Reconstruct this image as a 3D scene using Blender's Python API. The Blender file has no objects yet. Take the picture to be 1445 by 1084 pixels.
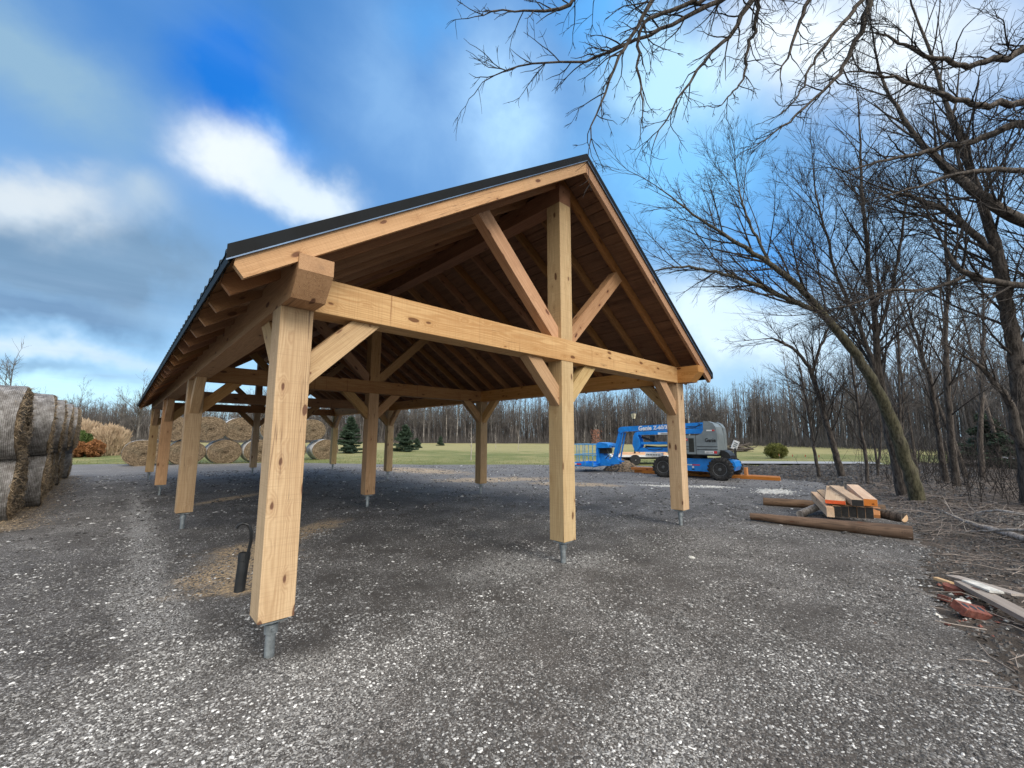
import bpy, math, random
import numpy as np
from mathutils import Vector, Matrix

R = math.radians
scene = bpy.context.scene
COL = scene.collection
random.seed(7)
NP = np.random.default_rng(7)

# ------------------------------------------------------------------ camera
cam_d = bpy.data.cameras.new('camera')
cam = bpy.data.objects.new('camera', cam_d)
COL.objects.link(cam)
YAW, PITCH, ROLL = 0.755233, 0.12695, -0.001641
cam.location = (-0.82075, -3.46376, 1.6)
cam.rotation_euler = (Matrix.Rotation(-YAW, 4, 'Z') @ Matrix.Rotation(math.pi/2 + PITCH, 4, 'X') @ Matrix.Rotation(-ROLL, 4, 'Z')).to_euler()
cam_d.sensor_width = 36
cam_d.lens = 36*584.5/1445
cam_d.clip_start = 0.05
cam_d.clip_end = 3000
scene.camera = cam
CAM = np.array(cam.location)

# ------------------------------------------------------------------ view
scene.view_settings.view_transform = 'Standard'
scene.view_settings.look = 'None'
scene.view_settings.exposure = 0.32
scene.view_settings.gamma = 1

SUN_AZ, SUN_EL = R(183), R(34)       # azimuth clockwise from +Y


# ------------------------------------------------------------------ node helper
class NT:
    def __init__(s, tree):
        s.t = tree
        s.l = tree.links
    def n(s, typ, ins=None, **props):
        nd = s.t.nodes.new(typ)
        for k, v in props.items():
            setattr(nd, k, v)
        for k, v in (ins or {}).items():
            s.put(nd.inputs[k], v)
        return nd
    def put(s, sock, v):
        if isinstance(v, bpy.types.Node):
            v = v.outputs[0]
        if isinstance(v, bpy.types.NodeSocket):
            s.l.new(v, sock)
        else:
            if hasattr(sock.default_value, '__len__') and not hasattr(v, '__len__'):
                v = [v]*len(sock.default_value)
            if sock.type == 'RGBA' and len(v) == 3:
                v = (*v, 1)
            sock.default_value = v
    def m(s, op, a, b=None, c=None, clamp=False):
        nd = s.t.nodes.new('ShaderNodeMath'); nd.operation = op; nd.use_clamp = clamp
        s.put(nd.inputs[0], a)
        if b is not None: s.put(nd.inputs[1], b)
        if c is not None: s.put(nd.inputs[2], c)
        return nd.outputs[0]
    def v(s, op, a, b=None):
        nd = s.t.nodes.new('ShaderNodeVectorMath'); nd.operation = op
        s.put(nd.inputs[0], a)
        if b is not None:
            if op == 'SCALE': s.put(nd.inputs['Scale'], b)
            else: s.put(nd.inputs[1], b)
        return nd.outputs['Value'] if op in ('LENGTH', 'DOT_PRODUCT', 'DISTANCE') else nd.outputs[0]
    def mix(s, f, a, b, blend='MIX'):
        nd = s.t.nodes.new('ShaderNodeMix'); nd.data_type = 'RGBA'; nd.blend_type = blend
        s.put(nd.inputs['Factor'], f); s.put(nd.inputs['A'], a); s.put(nd.inputs['B'], b)
        return nd.outputs['Result']
    def noise(s, vec, scale=1, detail=4, rough=.55, dist=0, out='Fac'):
        nd = s.n('ShaderNodeTexNoise', {'Scale': scale, 'Detail': detail, 'Roughness': rough, 'Distortion': dist})
        if vec is not None: s.put(nd.inputs['Vector'], vec)
        return nd.outputs[out]
    def vor(s, vec, scale=1, feature='F1', rnd=1):
        nd = s.n('ShaderNodeTexVoronoi', {'Scale': scale, 'Randomness': rnd}, feature=feature)
        s.put(nd.inputs['Vector'], vec)
        return nd
    def ramp(s, fac, stops):
        nd = s.t.nodes.new('ShaderNodeValToRGB')
        cr = nd.color_ramp
        while len(cr.elements) < len(stops): cr.elements.new(.5)
        for e, (p, c) in zip(cr.elements, stops):
            e.position = p
            e.color = (c, c, c, 1) if not hasattr(c, '__len__') else (*c, 1)
        s.put(nd.inputs[0], fac)
        return nd.outputs[0]
    def step(s, x, a, b):
        nd = s.n('ShaderNodeMapRange', {'Value': x, 'From Min': a, 'From Max': b}, interpolation_type='SMOOTHSTEP')
        return nd.outputs[0]


def material(name):
    m = bpy.data.materials.new(name)
    m.use_nodes = True
    t = m.node_tree
    bs = t.nodes['Principled BSDF']
    return m, NT(t), bs


def finish(nt, bs, col=None, rough=.8, bump=None, strength=.3, dist=.01, metal=0, spec=None):
    if col is not None: nt.put(bs.inputs['Base Color'], col)
    nt.put(bs.inputs['Roughness'], rough)
    nt.put(bs.inputs['Metallic'], metal)
    if spec is not None: nt.put(bs.inputs['Specular IOR Level'], spec)
    if bump is not None:
        b = nt.n('ShaderNodeBump', {'Strength': strength, 'Distance': dist, 'Height': bump})
        nt.put(bs.inputs['Normal'], b)


def simple(name, col, rough=.6, metal=0, var=.12, scale=6, bump=0, dirt=None):
    m, nt, bs = material(name)
    tc = nt.n('ShaderNodeTexCoord').outputs['Object']
    f = nt.noise(tc, scale, 5, .6)
    c2 = tuple(max(0, c*(1-var*2.2)) for c in col); c1 = tuple(min(1, c*(1+var)) for c in col)
    c = nt.mix(nt.step(f, .3, .7), c2, c1)
    if dirt:
        d = nt.step(nt.noise(tc, scale*2.5, 6, .7), .52, .75)
        c = nt.mix(nt.m('MULTIPLY', d, dirt[1]), c, dirt[0])
    finish(nt, bs, c, rough, nt.noise(tc, scale*8, 3) if bump else None, bump, .01, metal)
    return m


# ------------------------------------------------------------------ world: daylight sky with broken winter cloud
world = bpy.data.worlds.new('World')
scene.world = world
world.use_nodes = True
w = NT(world.node_tree)
for nd in list(world.node_tree.nodes): world.node_tree.nodes.remove(nd)
sky = w.n('ShaderNodeTexSky', sky_type='NISHITA', sun_disc=False, sun_elevation=SUN_EL, sun_rotation=SUN_AZ, air_density=1.0, dust_density=.6, ozone_density=3.5)
tcw = w.n('ShaderNodeTexCoord').outputs['Generated']
sp = w.n('ShaderNodeSeparateXYZ', {0: tcw})
X_, Y_, Z_ = sp.outputs
# turbulence in the sky-plane so streaks run out to the horizon
zz = w.m('ADD', w.m('MAXIMUM', Z_, 0.0), .12)
pl = w.n('ShaderNodeCombineXYZ', {0: w.m('DIVIDE', X_, zz), 1: w.m('DIVIDE', Y_, zz), 2: 0.0}).outputs[0]
mp = w.n('ShaderNodeMapping', {'Vector': pl, 'Rotation': (0, 0, R(-28)), 'Scale': (.55, 1.3, 1)}).outputs[0]
cl1 = w.noise(mp, .9, 6, .52, .35)
cl2 = w.noise(mp, 2.4, 5, .5, .2)
az = w.m('ARCTAN2', X_, Y_)
el = w.m('ARCSINE', Z_)
wob = w.n('ShaderNodeTexNoise', {'Vector': tcw, 'Scale': 5.0, 'Detail': 5.0, 'Roughness': .55}).outputs['Color']
wv = w.v('SCALE', w.v('SUBTRACT', wob, (.5, .5, .5)), .17)
ae = w.v('ADD', w.n('ShaderNodeCombineXYZ', {0: az, 1: el, 2: 0.0}).outputs[0], wv)


def spot(a0, e0, m00, m01, m10, m11, k=1.0):
    d = w.v('SUBTRACT', ae, (a0, e0, 0))
    p = w.v('DOT_PRODUCT', d, (m00*k, m01*k, 0)); q = w.v('DOT_PRODUCT', d, (m10*k, m11*k, 0))
    r2 = w.m('ADD', w.m('MULTIPLY', p, p), w.m('MULTIPLY', q, q))
    return w.m('EXPONENT', w.m('MULTIPLY', r2, -1.0))


SKYK = .10
base = w.v('SCALE', sky.outputs[0], SKYK)
base = w.mix(.55, base, w.mix(w.step(el, .0, .75), (.36, .68, .98), (.05, .27, .74)))
col = base
layers = [  # direction (azimuth, elevation), shape, colour, weight
    ('rgrey', 1.588, 0.332, 6.950, -0.720, -2.470, -7.250, (0.38, 0.6, 0.86), 0.80),
    ('azureR', 1.168, 0.550, 4.260, -0.290, -1.360, -6.880, (0.2, 0.53, 0.92), 1.00),
    ('midgrey', 0.442, 0.693, 7.010, 3.380, 1.870, -5.440, (0.19, 0.38, 0.68), 1.00),
    ('toppale', 0.742, 0.694, 6.990, 1.900, 0.740, -6.220, (0.38, 0.62, 0.9), 1.05),
    ('greyL', -0.150, 0.549, 6.52, -2.43, -4.03, -11.54, (0.24, 0.4, 0.56), 1.20),
    ('greyL2', -0.050, 0.278, 4.99, 0.22, 1.97, -11.23, (0.155, 0.27, 0.42), 1.45),
    ('pale2', 1.182, 0.727, 4.19, -2.24, -4.84, -11.70, (0.44, 0.72, 0.95), 1.00),
    ('azT', 0.972, 0.839, 8.94, -0.51, -2.88, -25.94, (0.1, 0.42, 0.92), 0.70),
    ('palebr', 1.500, 0.663, 4.77, -0.63, -4.53, -10.08, (0.78, 0.87, 0.95), 1.25),
    ('rwhite', 1.263, 0.218, 4.17, -1.10, -4.65, -12.89, (0.66, 0.82, 0.95), 1.25),
    ('rwhite2', 1.547, 0.176, 7.11, -0.66, -2.07, -11.68, (0.55, 0.74, 0.92), 0.90),
    ('rblue', 1.339, 0.364, 9.83, -0.78, -2.69, -12.12, (0.08, 0.34, 0.82), 0.80),
    ('blue', 0.098, 0.660, 7.87, -7.63, -7.82, -10.67, (0.014, 0.17, 0.62), 1.50),
    ('blue1', 0.214, 0.596, 11.920, -7.130, -8.380, -27.670, (0.035, 0.26, 0.72), 0.90),
    ('blue3', 0.542, 0.835, 8.93, 0.44, 3.14, -29.43, (0.08, 0.36, 0.82), 0.40),
    ('whiteL', -0.138, 0.346, 9.17, 0.09, 3.51, -18.80, (0.6, 0.67, 0.73), 1.15),
    ('whiteL2', 0.008, 0.410, 14.53, -0.71, 3.49, -27.86, (0.4, 0.52, 0.65), 0.70),
    ('puff', 0.158, 0.534, 8.95, -2.07, -0.16, -15.29, (0.72, 0.79, 0.86), 1.20),
    ('puff2', 0.278, 0.508, 8.85, -4.76, -6.52, -19.48, (0.66, 0.76, 0.86), 1.15),
    ('bandD', -0.106, 0.183, 6.950, 0.430, 5.590, -44.200, (0.12, 0.23, 0.4), 1.20),
    ('bandW', -0.101, 0.132, 6.01, 0.44, 7.00, -73.40, (0.58, 0.72, 0.84), 1.00),
    ('bandD2', -0.113, 0.103, 9.11, 0.88, 11.68, -99.21, (0.2, 0.36, 0.56), 0.80),
    ('low', -0.056, 0.068, 4.68, 0.43, 2.63, -38.42, (0.55, 0.85, 0.97), 1.20),
]
fluff = w.n('ShaderNodeTexNoise', {'Vector': tcw, 'Scale': 7.0, 'Detail': 9.0, 'Roughness': .58, 'Distortion': .3}).outputs['Fac']
soft = w.m('ADD', .30, w.m('MULTIPLY', fluff, 1.40))
for nm, a0, e0, a, b, c, d, cc, wt in layers:
    g = w.m('MULTIPLY', spot(a0, e0, a, b, c, d), soft)
    g = w.m('MULTIPLY', g, wt, clamp=True)
    if nm in ('puff', 'puff2', 'whiteL'): g = w.step(g, .05, 1.0)
    col = w.mix(g, col, cc)
# thin streaky veil everywhere
veil = w.m('MULTIPLY', w.step(cl1, .46, .80), .28)
col = w.mix(veil, col, (.46, .68, .90))
veil2 = w.m('MULTIPLY', w.m('MULTIPLY', w.step(cl2, .50, .78), w.step(el, .5, .1)), .30)
col = w.mix(veil2, col, (.28, .40, .58))
# white cloud glow added behind the camera, out of view, as neutral fill
bk = Vector((math.sin(R(205))*math.cos(R(48)), math.cos(R(205))*math.cos(R(48)), math.sin(R(48))))
bdot = w.v('DOT_PRODUCT', tcw, tuple(bk))
bm_ = w.m('MULTIPLY', w.step(bdot, .25, .85), w.m('ADD', .55, w.m('MULTIPLY', cl1, .9)), clamp=True)
col = w.mix(bm_, col, (1.62, 1.56, 1.46))
# below the horizon: plain dull ground colour
col = w.mix(w.step(Z_, -.02, -.08), col, (.10, .10, .09))
bg = w.n('ShaderNodeBackground', {'Color': col, 'Strength': 1.0})
out = w.n('ShaderNodeOutputWorld')
w.l.new(bg.outputs[0], out.inputs[0])

# ------------------------------------------------------------------ sun: low winter sun veiled by cloud
sd = bpy.data.lights.new('sun', 'SUN')
sd.energy = 1.8
sd.angle = R(24)
sd.color = (1, .94, .86)
sun = bpy.data.objects.new('sun', sd)
COL.objects.link(sun)
dirv = Vector((math.sin(SUN_AZ)*math.cos(SUN_EL), math.cos(SUN_AZ)*math.cos(SUN_EL), math.sin(SUN_EL)))
sun.rotation_euler = dirv.to_track_quat('Z', 'Y').to_euler()
sun.location = (-8, -20, 20)


# ------------------------------------------------------------------ object helpers
def setp(o, label=None, cat=None, group=None, kind=None):
    if label: o['label'] = label
    if cat: o['category'] = cat
    if group: o['group'] = group
    if kind: o['kind'] = kind
    return o


def empty(name, loc, rz=0, label=None, cat=None, group=None):
    o = bpy.data.objects.new(name, None)
    o.empty_display_size = .3
    COL.objects.link(o)
    o.location = loc
    o.rotation_euler = (0, 0, rz)
    return setp(o, label, cat, group)


def link(name, me, mats, parent=None, loc=None):
    o = bpy.data.objects.new(name, me)
    COL.objects.link(o)
    if not isinstance(mats, (list, tuple)): mats = [mats]
    if not len(me.materials):
        for m in mats: me.materials.append(m)
    if parent: o.parent = parent
    if loc is not None: o.location = loc
    return o


def np_mesh(name, verts, faces, smooth=False, attrs=None, matidx=None):
    """faces: array (n,k) of one size, or list of such arrays"""
    me = bpy.data.meshes.new(name)
    if not isinstance(faces, list): faces = [faces]
    faces = [np.asarray(f, dtype=np.int32) for f in faces if len(f)]
    verts = np.asarray(verts, dtype=np.float32)
    me.vertices.add(len(verts))
    me.vertices.foreach_set('co', verts.ravel())
    nl = sum(f.size for f in faces); npoly = sum(len(f) for f in faces)
    me.loops.add(nl)
    me.loops.foreach_set('vertex_index', np.concatenate([f.ravel() for f in faces]))
    me.polygons.add(npoly)
    tot = np.concatenate([np.full(len(f), f.shape[1], dtype=np.int32) for f in faces])
    st = np.concatenate([[0], np.cumsum(tot)[:-1]]).astype(np.int32)
    me.polygons.foreach_set('loop_start', st)
    me.polygons.foreach_set('loop_total', tot)
    if matidx is not None: me.polygons.foreach_set('material_index', np.asarray(matidx, dtype=np.int32))
    me.update(calc_edges=True)
    me.validate()
    me.polygons.foreach_set('use_smooth', np.full(len(me.polygons), bool(smooth)))
    for k, a in (attrs or {}).items():
        a = np.asarray(a, dtype=np.float32)
        if a.ndim == 1:
            at = me.attributes.new(k, 'FLOAT', 'POINT'); at.data.foreach_set('value', a)
        else:
            at = me.attributes.new(k, 'FLOAT_VECTOR', 'POINT'); at.data.foreach_set('vector', a.ravel())
    return me


class MB:
    """collects shapes; gc = coordinate along the grain of each piece"""
    def __init__(s):
        s.v = []; s.f = []; s.g = []
    def add(s, vs, fs, gs=None):
        b = len(s.v)
        s.v += [tuple(map(float, p)) for p in vs]
        s.g += [tuple(map(float, p)) for p in (gs if gs is not None else vs)]
        s.f += [tuple(i+b for i in q) for q in fs]
    def prism(s, poly, axis, a, b, off=None):
        """poly: list of 2D points in the plane normal to axis ('x','y','z'); extruded a..b"""
        n = len(poly)
        def P(p, t):
            return {'x': (t, p[0], p[1]), 'y': (p[0], t, p[1]), 'z': (p[0], p[1], t)}[axis]
        vs = [P(p, a) for p in poly]+[P(p, b) for p in poly]
        fs = [tuple(range(n)), tuple(range(2*n-1, n-1, -1))]
        fs += [(i, i+n, (i+1) % n+n, (i+1) % n) for i in range(n)]
        s.add(vs, fs)
    def box(s, x0, x1, y0, y1, z0, z1, bev=0):
        s.beam((x0, (y0+y1)/2, (z0+z1)/2), (x1, (y0+y1)/2, (z0+z1)/2), y1-y0, z1-z0, bev=bev, up=(0, 0, 1))
    def beam(s, p0, p1, w, h, up=(0, 0, 1), bev=0, cut0=None, cut1=None):
        """timber between two points; w across, h along 'up'. cut: plane (point, normal) that trims an end"""
        p0 = Vector(p0); p1 = Vector(p1); d = (p1-p0); L = d.length; d = d/L
        up = Vector(up); sx = d.cross(up)
        if sx.length < 1e-4: sx = d.cross(Vector((0, 1, 0)))
        sx.normalize(); uz = sx.cross(d).normalized()
        if bev > 0:
            a, b, c = w/2, h/2, bev
            sec = [(-a+c, -b), (a-c, -b), (a, -b+c), (a, b-c), (a-c, b), (-a+c, b), (-a, b-c), (-a, -b+c)]
        else:
            a, b = w/2, h/2
            sec = [(-a, -b), (a, -b), (a, b), (-a, b)]
        n = len(sec)
        off = Vector((random.uniform(0, 40), random.uniform(-.05, .05), random.uniform(-.05, .05)))
        vs = []; gs = []
        for end, cut in ((0, cut0), (1, cut1)):
            for (u, v_) in sec:
                q = p0+sx*u+uz*v_+d*(L*end)
                if cut:
                    cp, cn = Vector(cut[0]), Vector(cut[1])
                    q = q+d*((cp-q).dot(cn)/d.dot(cn))
                vs.append(q)
                gs.append(((q-p0).dot(d)+off[0], u+off[1], v_+off[2]))
        fs = [tuple(range(n-1, -1, -1)), tuple(range(n, 2*n))]+[(i, (i+1) % n, (i+1) % n+n, i+n) for i in range(n)]
        s.add(vs, fs, gs)
    def tube(s, pts, rad, sides=8, caps=True):
        pts = [Vector(p) for p in pts]
        if not hasattr(rad, '__len__'): rad = [rad]*len(pts)
        ref = None; rings = []
        b = 0; vs = []; gs = []; acc = 0
        for i, p in enumerate(pts):
            d = (pts[min(i+1, len(pts)-1)]-pts[max(i-1, 0)]).normalized()
            if ref is None: ref = d.orthogonal().normalized()
            ref = (ref-d*ref.dot(d)).normalized(); q = d.cross(ref)
            if i: acc += (p-pts[i-1]).length
            for k in range(sides):
                a = 2*math.pi*k/sides
                o = ref*math.cos(a)*rad[i]+q*math.sin(a)*rad[i]
                vs.append(p+o); gs.append((acc, math.cos(a)*rad[i], math.sin(a)*rad[i]))
        fs = []
        for i in range(len(pts)-1):
            for k in range(sides):
                k2 = (k+1) % sides
                fs.append((i*sides+k, i*sides+k2, (i+1)*sides+k2, (i+1)*sides+k))
        if caps:
            fs.append(tuple(range(sides-1, -1, -1))); fs.append(tuple((len(pts)-1)*sides+k for k in range(sides)))
        s.add(vs, fs, gs)
    def lathe(s, prof, axis='z', c=(0, 0, 0), sides=20):
        vs = []; fs = []
        for (r, t) in prof:
            for k in range(sides):
                a = 2*math.pi*k/sides; u, v_ = r*math.cos(a), r*math.sin(a)
                p = {'z': (u, v_, t), 'y': (u, t, v_), 'x': (t, u, v_)}[axis]
                vs.append((p[0]+c[0], p[1]+c[1], p[2]+c[2]))
        n = len(prof)
        for i in range(n-1):
            for k in range(sides):
                k2 = (k+1) % sides
                fs.append((i*sides+k, i*sides+k2, (i+1)*sides+k2, (i+1)*sides+k))
        fs.append(tuple(range(sides))); fs.append(tuple((n-1)*sides+k for k in range(sides)))
        s.add(vs, fs)
    def build(s, name, mat, parent=None, origin=(0, 0, 0), smooth=False, color=None):
        me = bpy.data.meshes.new(name)
        o = Vector(origin)
        me.from_pydata([Vector(p)-o for p in s.v], [], s.f)
        import bmesh
        bm = bmesh.new(); bm.from_mesh(me); bmesh.ops.recalc_face_normals(bm, faces=bm.faces); bm.to_mesh(me); bm.free()
        at = me.attributes.new('gc', 'FLOAT_VECTOR', 'POINT')
        at.data.foreach_set('vector', np.array(s.g, dtype=np.float32).ravel())
        if smooth:
            for p in me.polygons: p.use_smooth = True
            me.set_sharp_from_angle(angle=R(35))
        ob = link(name, me, mat, parent)
        if color: ob.color = (*color, 1)
        return ob


def copy_tree(o, parent=None):
    c = o.copy(); COL.objects.link(c)
    if parent: c.parent = parent
    for ch in list(o.children): copy_tree(ch, c)
    return c


# ------------------------------------------------------------------ materials
def wood_mat(name, c_lo, c_hi, knot=(.11, .045, .02), stain=0.0, rough=.75, grey=0.0):
    m, nt, bs = material(name)
    g = nt.n('ShaderNodeAttribute', attribute_name='gc', attribute_type='GEOMETRY').outputs['Vector']
    oi = nt.n('ShaderNodeObjectInfo')
    rnd = oi.outputs['Random']
    g = nt.v('ADD', g, nt.n('ShaderNodeCombineXYZ', {0: nt.m('MULTIPLY', rnd, 31.0), 1: 0.0, 2: 0.0}).outputs[0])
    s = lambda a, b, c: nt.v('MULTIPLY', g, (a, b, c))
    warp = nt.noise(s(.9, 6, 6), 1, 3)
    sep = nt.n('ShaderNodeSeparateXYZ', {0: g})
    rr = nt.m('SQRT', nt.m('ADD', nt.m('POWER', sep.outputs[1], 2.0), nt.m('POWER', sep.outputs[2], 2.0)))
    # knots
    kv = nt.vor(nt.v('ADD', s(3.3, 8.5, 8.5), nt.v('SCALE', nt.n('ShaderNodeTexNoise', {'Vector': s(5, 20, 20), 'Scale': 1.0}).outputs['Color'], .18)), 1)
    kd = kv.outputs['Distance']
    ksel = nt.n('ShaderNodeSeparateColor', {0: kv.outputs['Color']}).outputs[0]
    ksz = nt.n('ShaderNodeMapRange', {'Value': ksel, 'From Min': .25, 'From Max': 1.0, 'To Min': 0.05, 'To Max': .20}).outputs[0]
    km = nt.m('SUBTRACT', 1.0, nt.step(nt.m('SUBTRACT', kd, ksz), -.03, .025))
    km = nt.m('MULTIPLY', km, nt.m('GREATER_THAN', ksel, .28))
    halo = nt.m('MULTIPLY', nt.m('SUBTRACT', 1.0, nt.step(kd, .05, .42)), nt.m('GREATER_THAN', ksel, .28))
    rings = nt.m('SINE', nt.m('ADD', nt.m('MULTIPLY', nt.m('ADD', rr, nt.m('MULTIPLY', nt.m('ADD', warp, nt.m('MULTIPLY', halo, .5)), .06)), 620.0), 0))
    streak = nt.noise(s(1.6, 70, 70), 1, 5, .6)
    broad = nt.noise(s(.5, 4, 4), 1, 3)
    fine = nt.noise(s(9, 160, 160), 1, 4, .7)
    f = nt.m('ADD', nt.m('MULTIPLY', broad, .5), nt.m('ADD', nt.m('MULTIPLY', streak, .5), nt.m('MULTIPLY', rings, .07)))
    c = nt.mix(nt.step(f, .30, .72), c_lo, c_hi)
    c = nt.mix(nt.m('MULTIPLY', nt.step(fine, .55, .8), .35), c, tuple(x*.62 for x in c_lo))
    c = nt.mix(nt.m('MULTIPLY', halo, .38), c, tuple(a*b for a, b in zip(c_lo, (.72, .60, .50))))
    # rough sawn marks across the piece
    saw = nt.noise(s(95, 1.3, 1.3), 1, 3, .7)
    c = nt.mix(nt.m('MULTIPLY', nt.step(saw, .48, .70), .30), c, tuple(x*.66 for x in c_lo))
    c = nt.mix(nt.m('MULTIPLY', km, .9), c, knot)
    # handling dirt and mill marks
    dm = nt.m('MULTIPLY', nt.step(nt.noise(s(1.7, 5, 5), 1, 5, .65), .60, .78), .40+grey)
    c = nt.mix(dm, c, (.19, .15, .11))
    if stain > 0:
        st = nt.step(nt.noise(s(17, .8, .8), 1, 3, .6), .60, .70)
        st = nt.m('MULTIPLY', st, nt.step(nt.noise(s(.6, .5, .5), 1, 2), .46, .56))
        c = nt.mix(nt.m('MULTIPLY', st, stain), c, (.16, .065, .03))
    chk = nt.noise(s(.55, 22, 22), 1, 2, .5, .4)
    chm = nt.m('MULTIPLY', nt.m('SUBTRACT', 1.0, nt.step(nt.m('ABSOLUTE', nt.m('SUBTRACT', chk, .5)), .0, .012)), nt.step(nt.noise(s(.8, 3, 3), 1, 2), .54, .62))
    c = nt.mix(nt.m('MULTIPLY', chm, .7), c, (.10, .055, .03))
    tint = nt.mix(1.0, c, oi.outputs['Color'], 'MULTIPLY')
    hs = nt.n('ShaderNodeHueSaturation', {'Color': tint, 'Hue': nt.m('ADD', .490, nt.m('MULTIPLY', nt.m('FRACT', nt.m('MULTIPLY', rnd, 3.7)), .016)), 'Saturation': nt.m('ADD', .96, nt.m('MULTIPLY', nt.m('FRACT', nt.m('MULTIPLY', rnd, 7.3)), .20)),
              'Value': nt.m('ADD', .80, nt.m('MULTIPLY', rnd, .30))}).outputs[0]
    h = nt.m('ADD', nt.m('MULTIPLY', saw, .6), nt.m('ADD', nt.m('MULTIPLY', streak, .8), nt.m('MULTIPLY', km, -1.2)))
    finish(nt, bs, hs, rough, h, .45, .006)
    return m


M = {}
M['timber'] = wood_mat('timber', (.43, .295, .155), (.62, .47, .285))
M['timber_stained'] = wood_mat('timber_stained', (.41, .25, .135), (.60, .43, .26), stain=.8)
M['rafter_wood'] = wood_mat('rafter_wood', (.22, .112, .050), (.38, .205, .100))  # darkened so the colour carries part of the under-roof shade
M['deck_wood'] = wood_mat('deck_wood', (.11, .054, .025), (.26, .14, .065), grey=.15)  # boards darkened too: shade of the roof underside put into the colour
M['orange_timber'] = wood_mat('orange_timber', (.50, .20, .065), (.66, .33, .13))
M['fresh_timber'] = wood_mat('fresh_timber', (.56, .37, .22), (.78, .60, .42))
M['grey_board'] = wood_mat('grey_board', (.26, .22, .19), (.44, .40, .36), grey=.2)
M['round_log'] = wood_mat('round_log', (.075, .045, .028), (.20, .125, .080), grey=.4)


def roof_mat():
    m, nt, bs = material('roof_metal')
    tc = nt.n('ShaderNodeTexCoord').outputs['Object']
    c = nt.mix(nt.noise(tc, 2, 4), (.006, .010, .012), (.014, .022, .024))
    finish(nt, bs, c, .55, None, spec=.25)
    return m


M['roof_metal'] = roof_mat()
M['dark_trim'] = simple('dark_trim', (.0035, .0055, .0075), .6, 0, .2)
M['dark_trim'].node_tree.nodes['Principled BSDF'].inputs['Specular IOR Level'].default_value = .15
M['trim_edge'] = simple('trim_edge', (.10, .17, .28), .3, .2)
M['galvanised'] = simple('galvanised', (.34, .38, .40), .45, .6, .2, 12)
M['black_plastic'] = simple('black_plastic', (.018, .020, .022), .42, 0, .2, 8)
M['black_metal'] = simple('black_metal', (.014, .014, .015), .5, 0, .2)
M['blue_paint'] = simple('blue_paint', (.014, .24, .74), .35, 0, .10, 3, dirt=((.10, .13, .17), .30))
M['pale_blue_metal'] = simple('pale_blue_metal', (.10, .32, .55), .45, 0, .15, 6)
M['grey_hood'] = simple('grey_hood', (.20, .235, .25), .42, 0, .08, 3, dirt=((.12, .11, .10), .3))
M['tyre_rubber'] = simple('tyre_rubber', (.022, .022, .023), .85, 0, .3, 14, .3, dirt=((.16, .14, .12), .6))
M['rim_grey'] = simple('rim_grey', (.13, .14, .15), .5, .2, .2, 10)
M['white_vinyl'] = simple('white_vinyl', (.78, .80, .80), .45, 0, .05)
M['red_vinyl'] = simple('red_vinyl', (.60, .03, .035), .45, 0, .05)
M['brown_stone'] = simple('brown_stone', (.40, .38, .35), .8, 0, .3)
M['white_stone'] = simple('white_stone', (.66, .65, .61), .8, 0, .15, 9, .5)
M['brick_red'] = simple('brick_red', (.23, .075, .055), .85, 0, .25, 14, .5, dirt=((.35, .28, .24), .5))
M['orange_paint'] = simple('orange_paint', (.85, .13, .03), .6, 0, .15, 10)
M['black_paint_end'] = simple('black_paint_end', (.012, .012, .013), .6, 0, .4, 20, dirt=((.25, .20, .12), .25))
M['lamp_glass'] = simple('lamp_glass', (.62, .58, .42), .3)
M['flag_orange'] = simple('flag_orange', (.9, .16, .02), .6)
M['window_dark'] = simple('window_dark', (.03, .03, .025), .25)


def ground_coords(nt):
    return nt.n('ShaderNodeNewGeometry').outputs['Position']


def patch(nt, pos, cx, cy, rx, ry, rot, soft=.6, k=.35):
    """irregular stain on the ground at a world position"""
    d = nt.v('SUBTRACT', pos, (cx, cy, 0))
    c_, s_ = math.cos(R(rot)), math.sin(R(rot))
    a = nt.v('DOT_PRODUCT', d, (c_/rx, s_/rx, 0)); b = nt.v('DOT_PRODUCT', d, (-s_/ry, c_/ry, 0))
    r = nt.m('SQRT', nt.m('ADD', nt.m('MULTIPLY', a, a), nt.m('MULTIPLY', b, b)))
    n = nt.noise(pos, 2.2, 6, .7)
    r = nt.m('ADD', r, nt.m('MULTIPLY', nt.m('SUBTRACT', n, .5), 2.2))
    return nt.m('SUBTRACT', 1.0, nt.step(r, 1-soft, 1+soft*.5))


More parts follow.
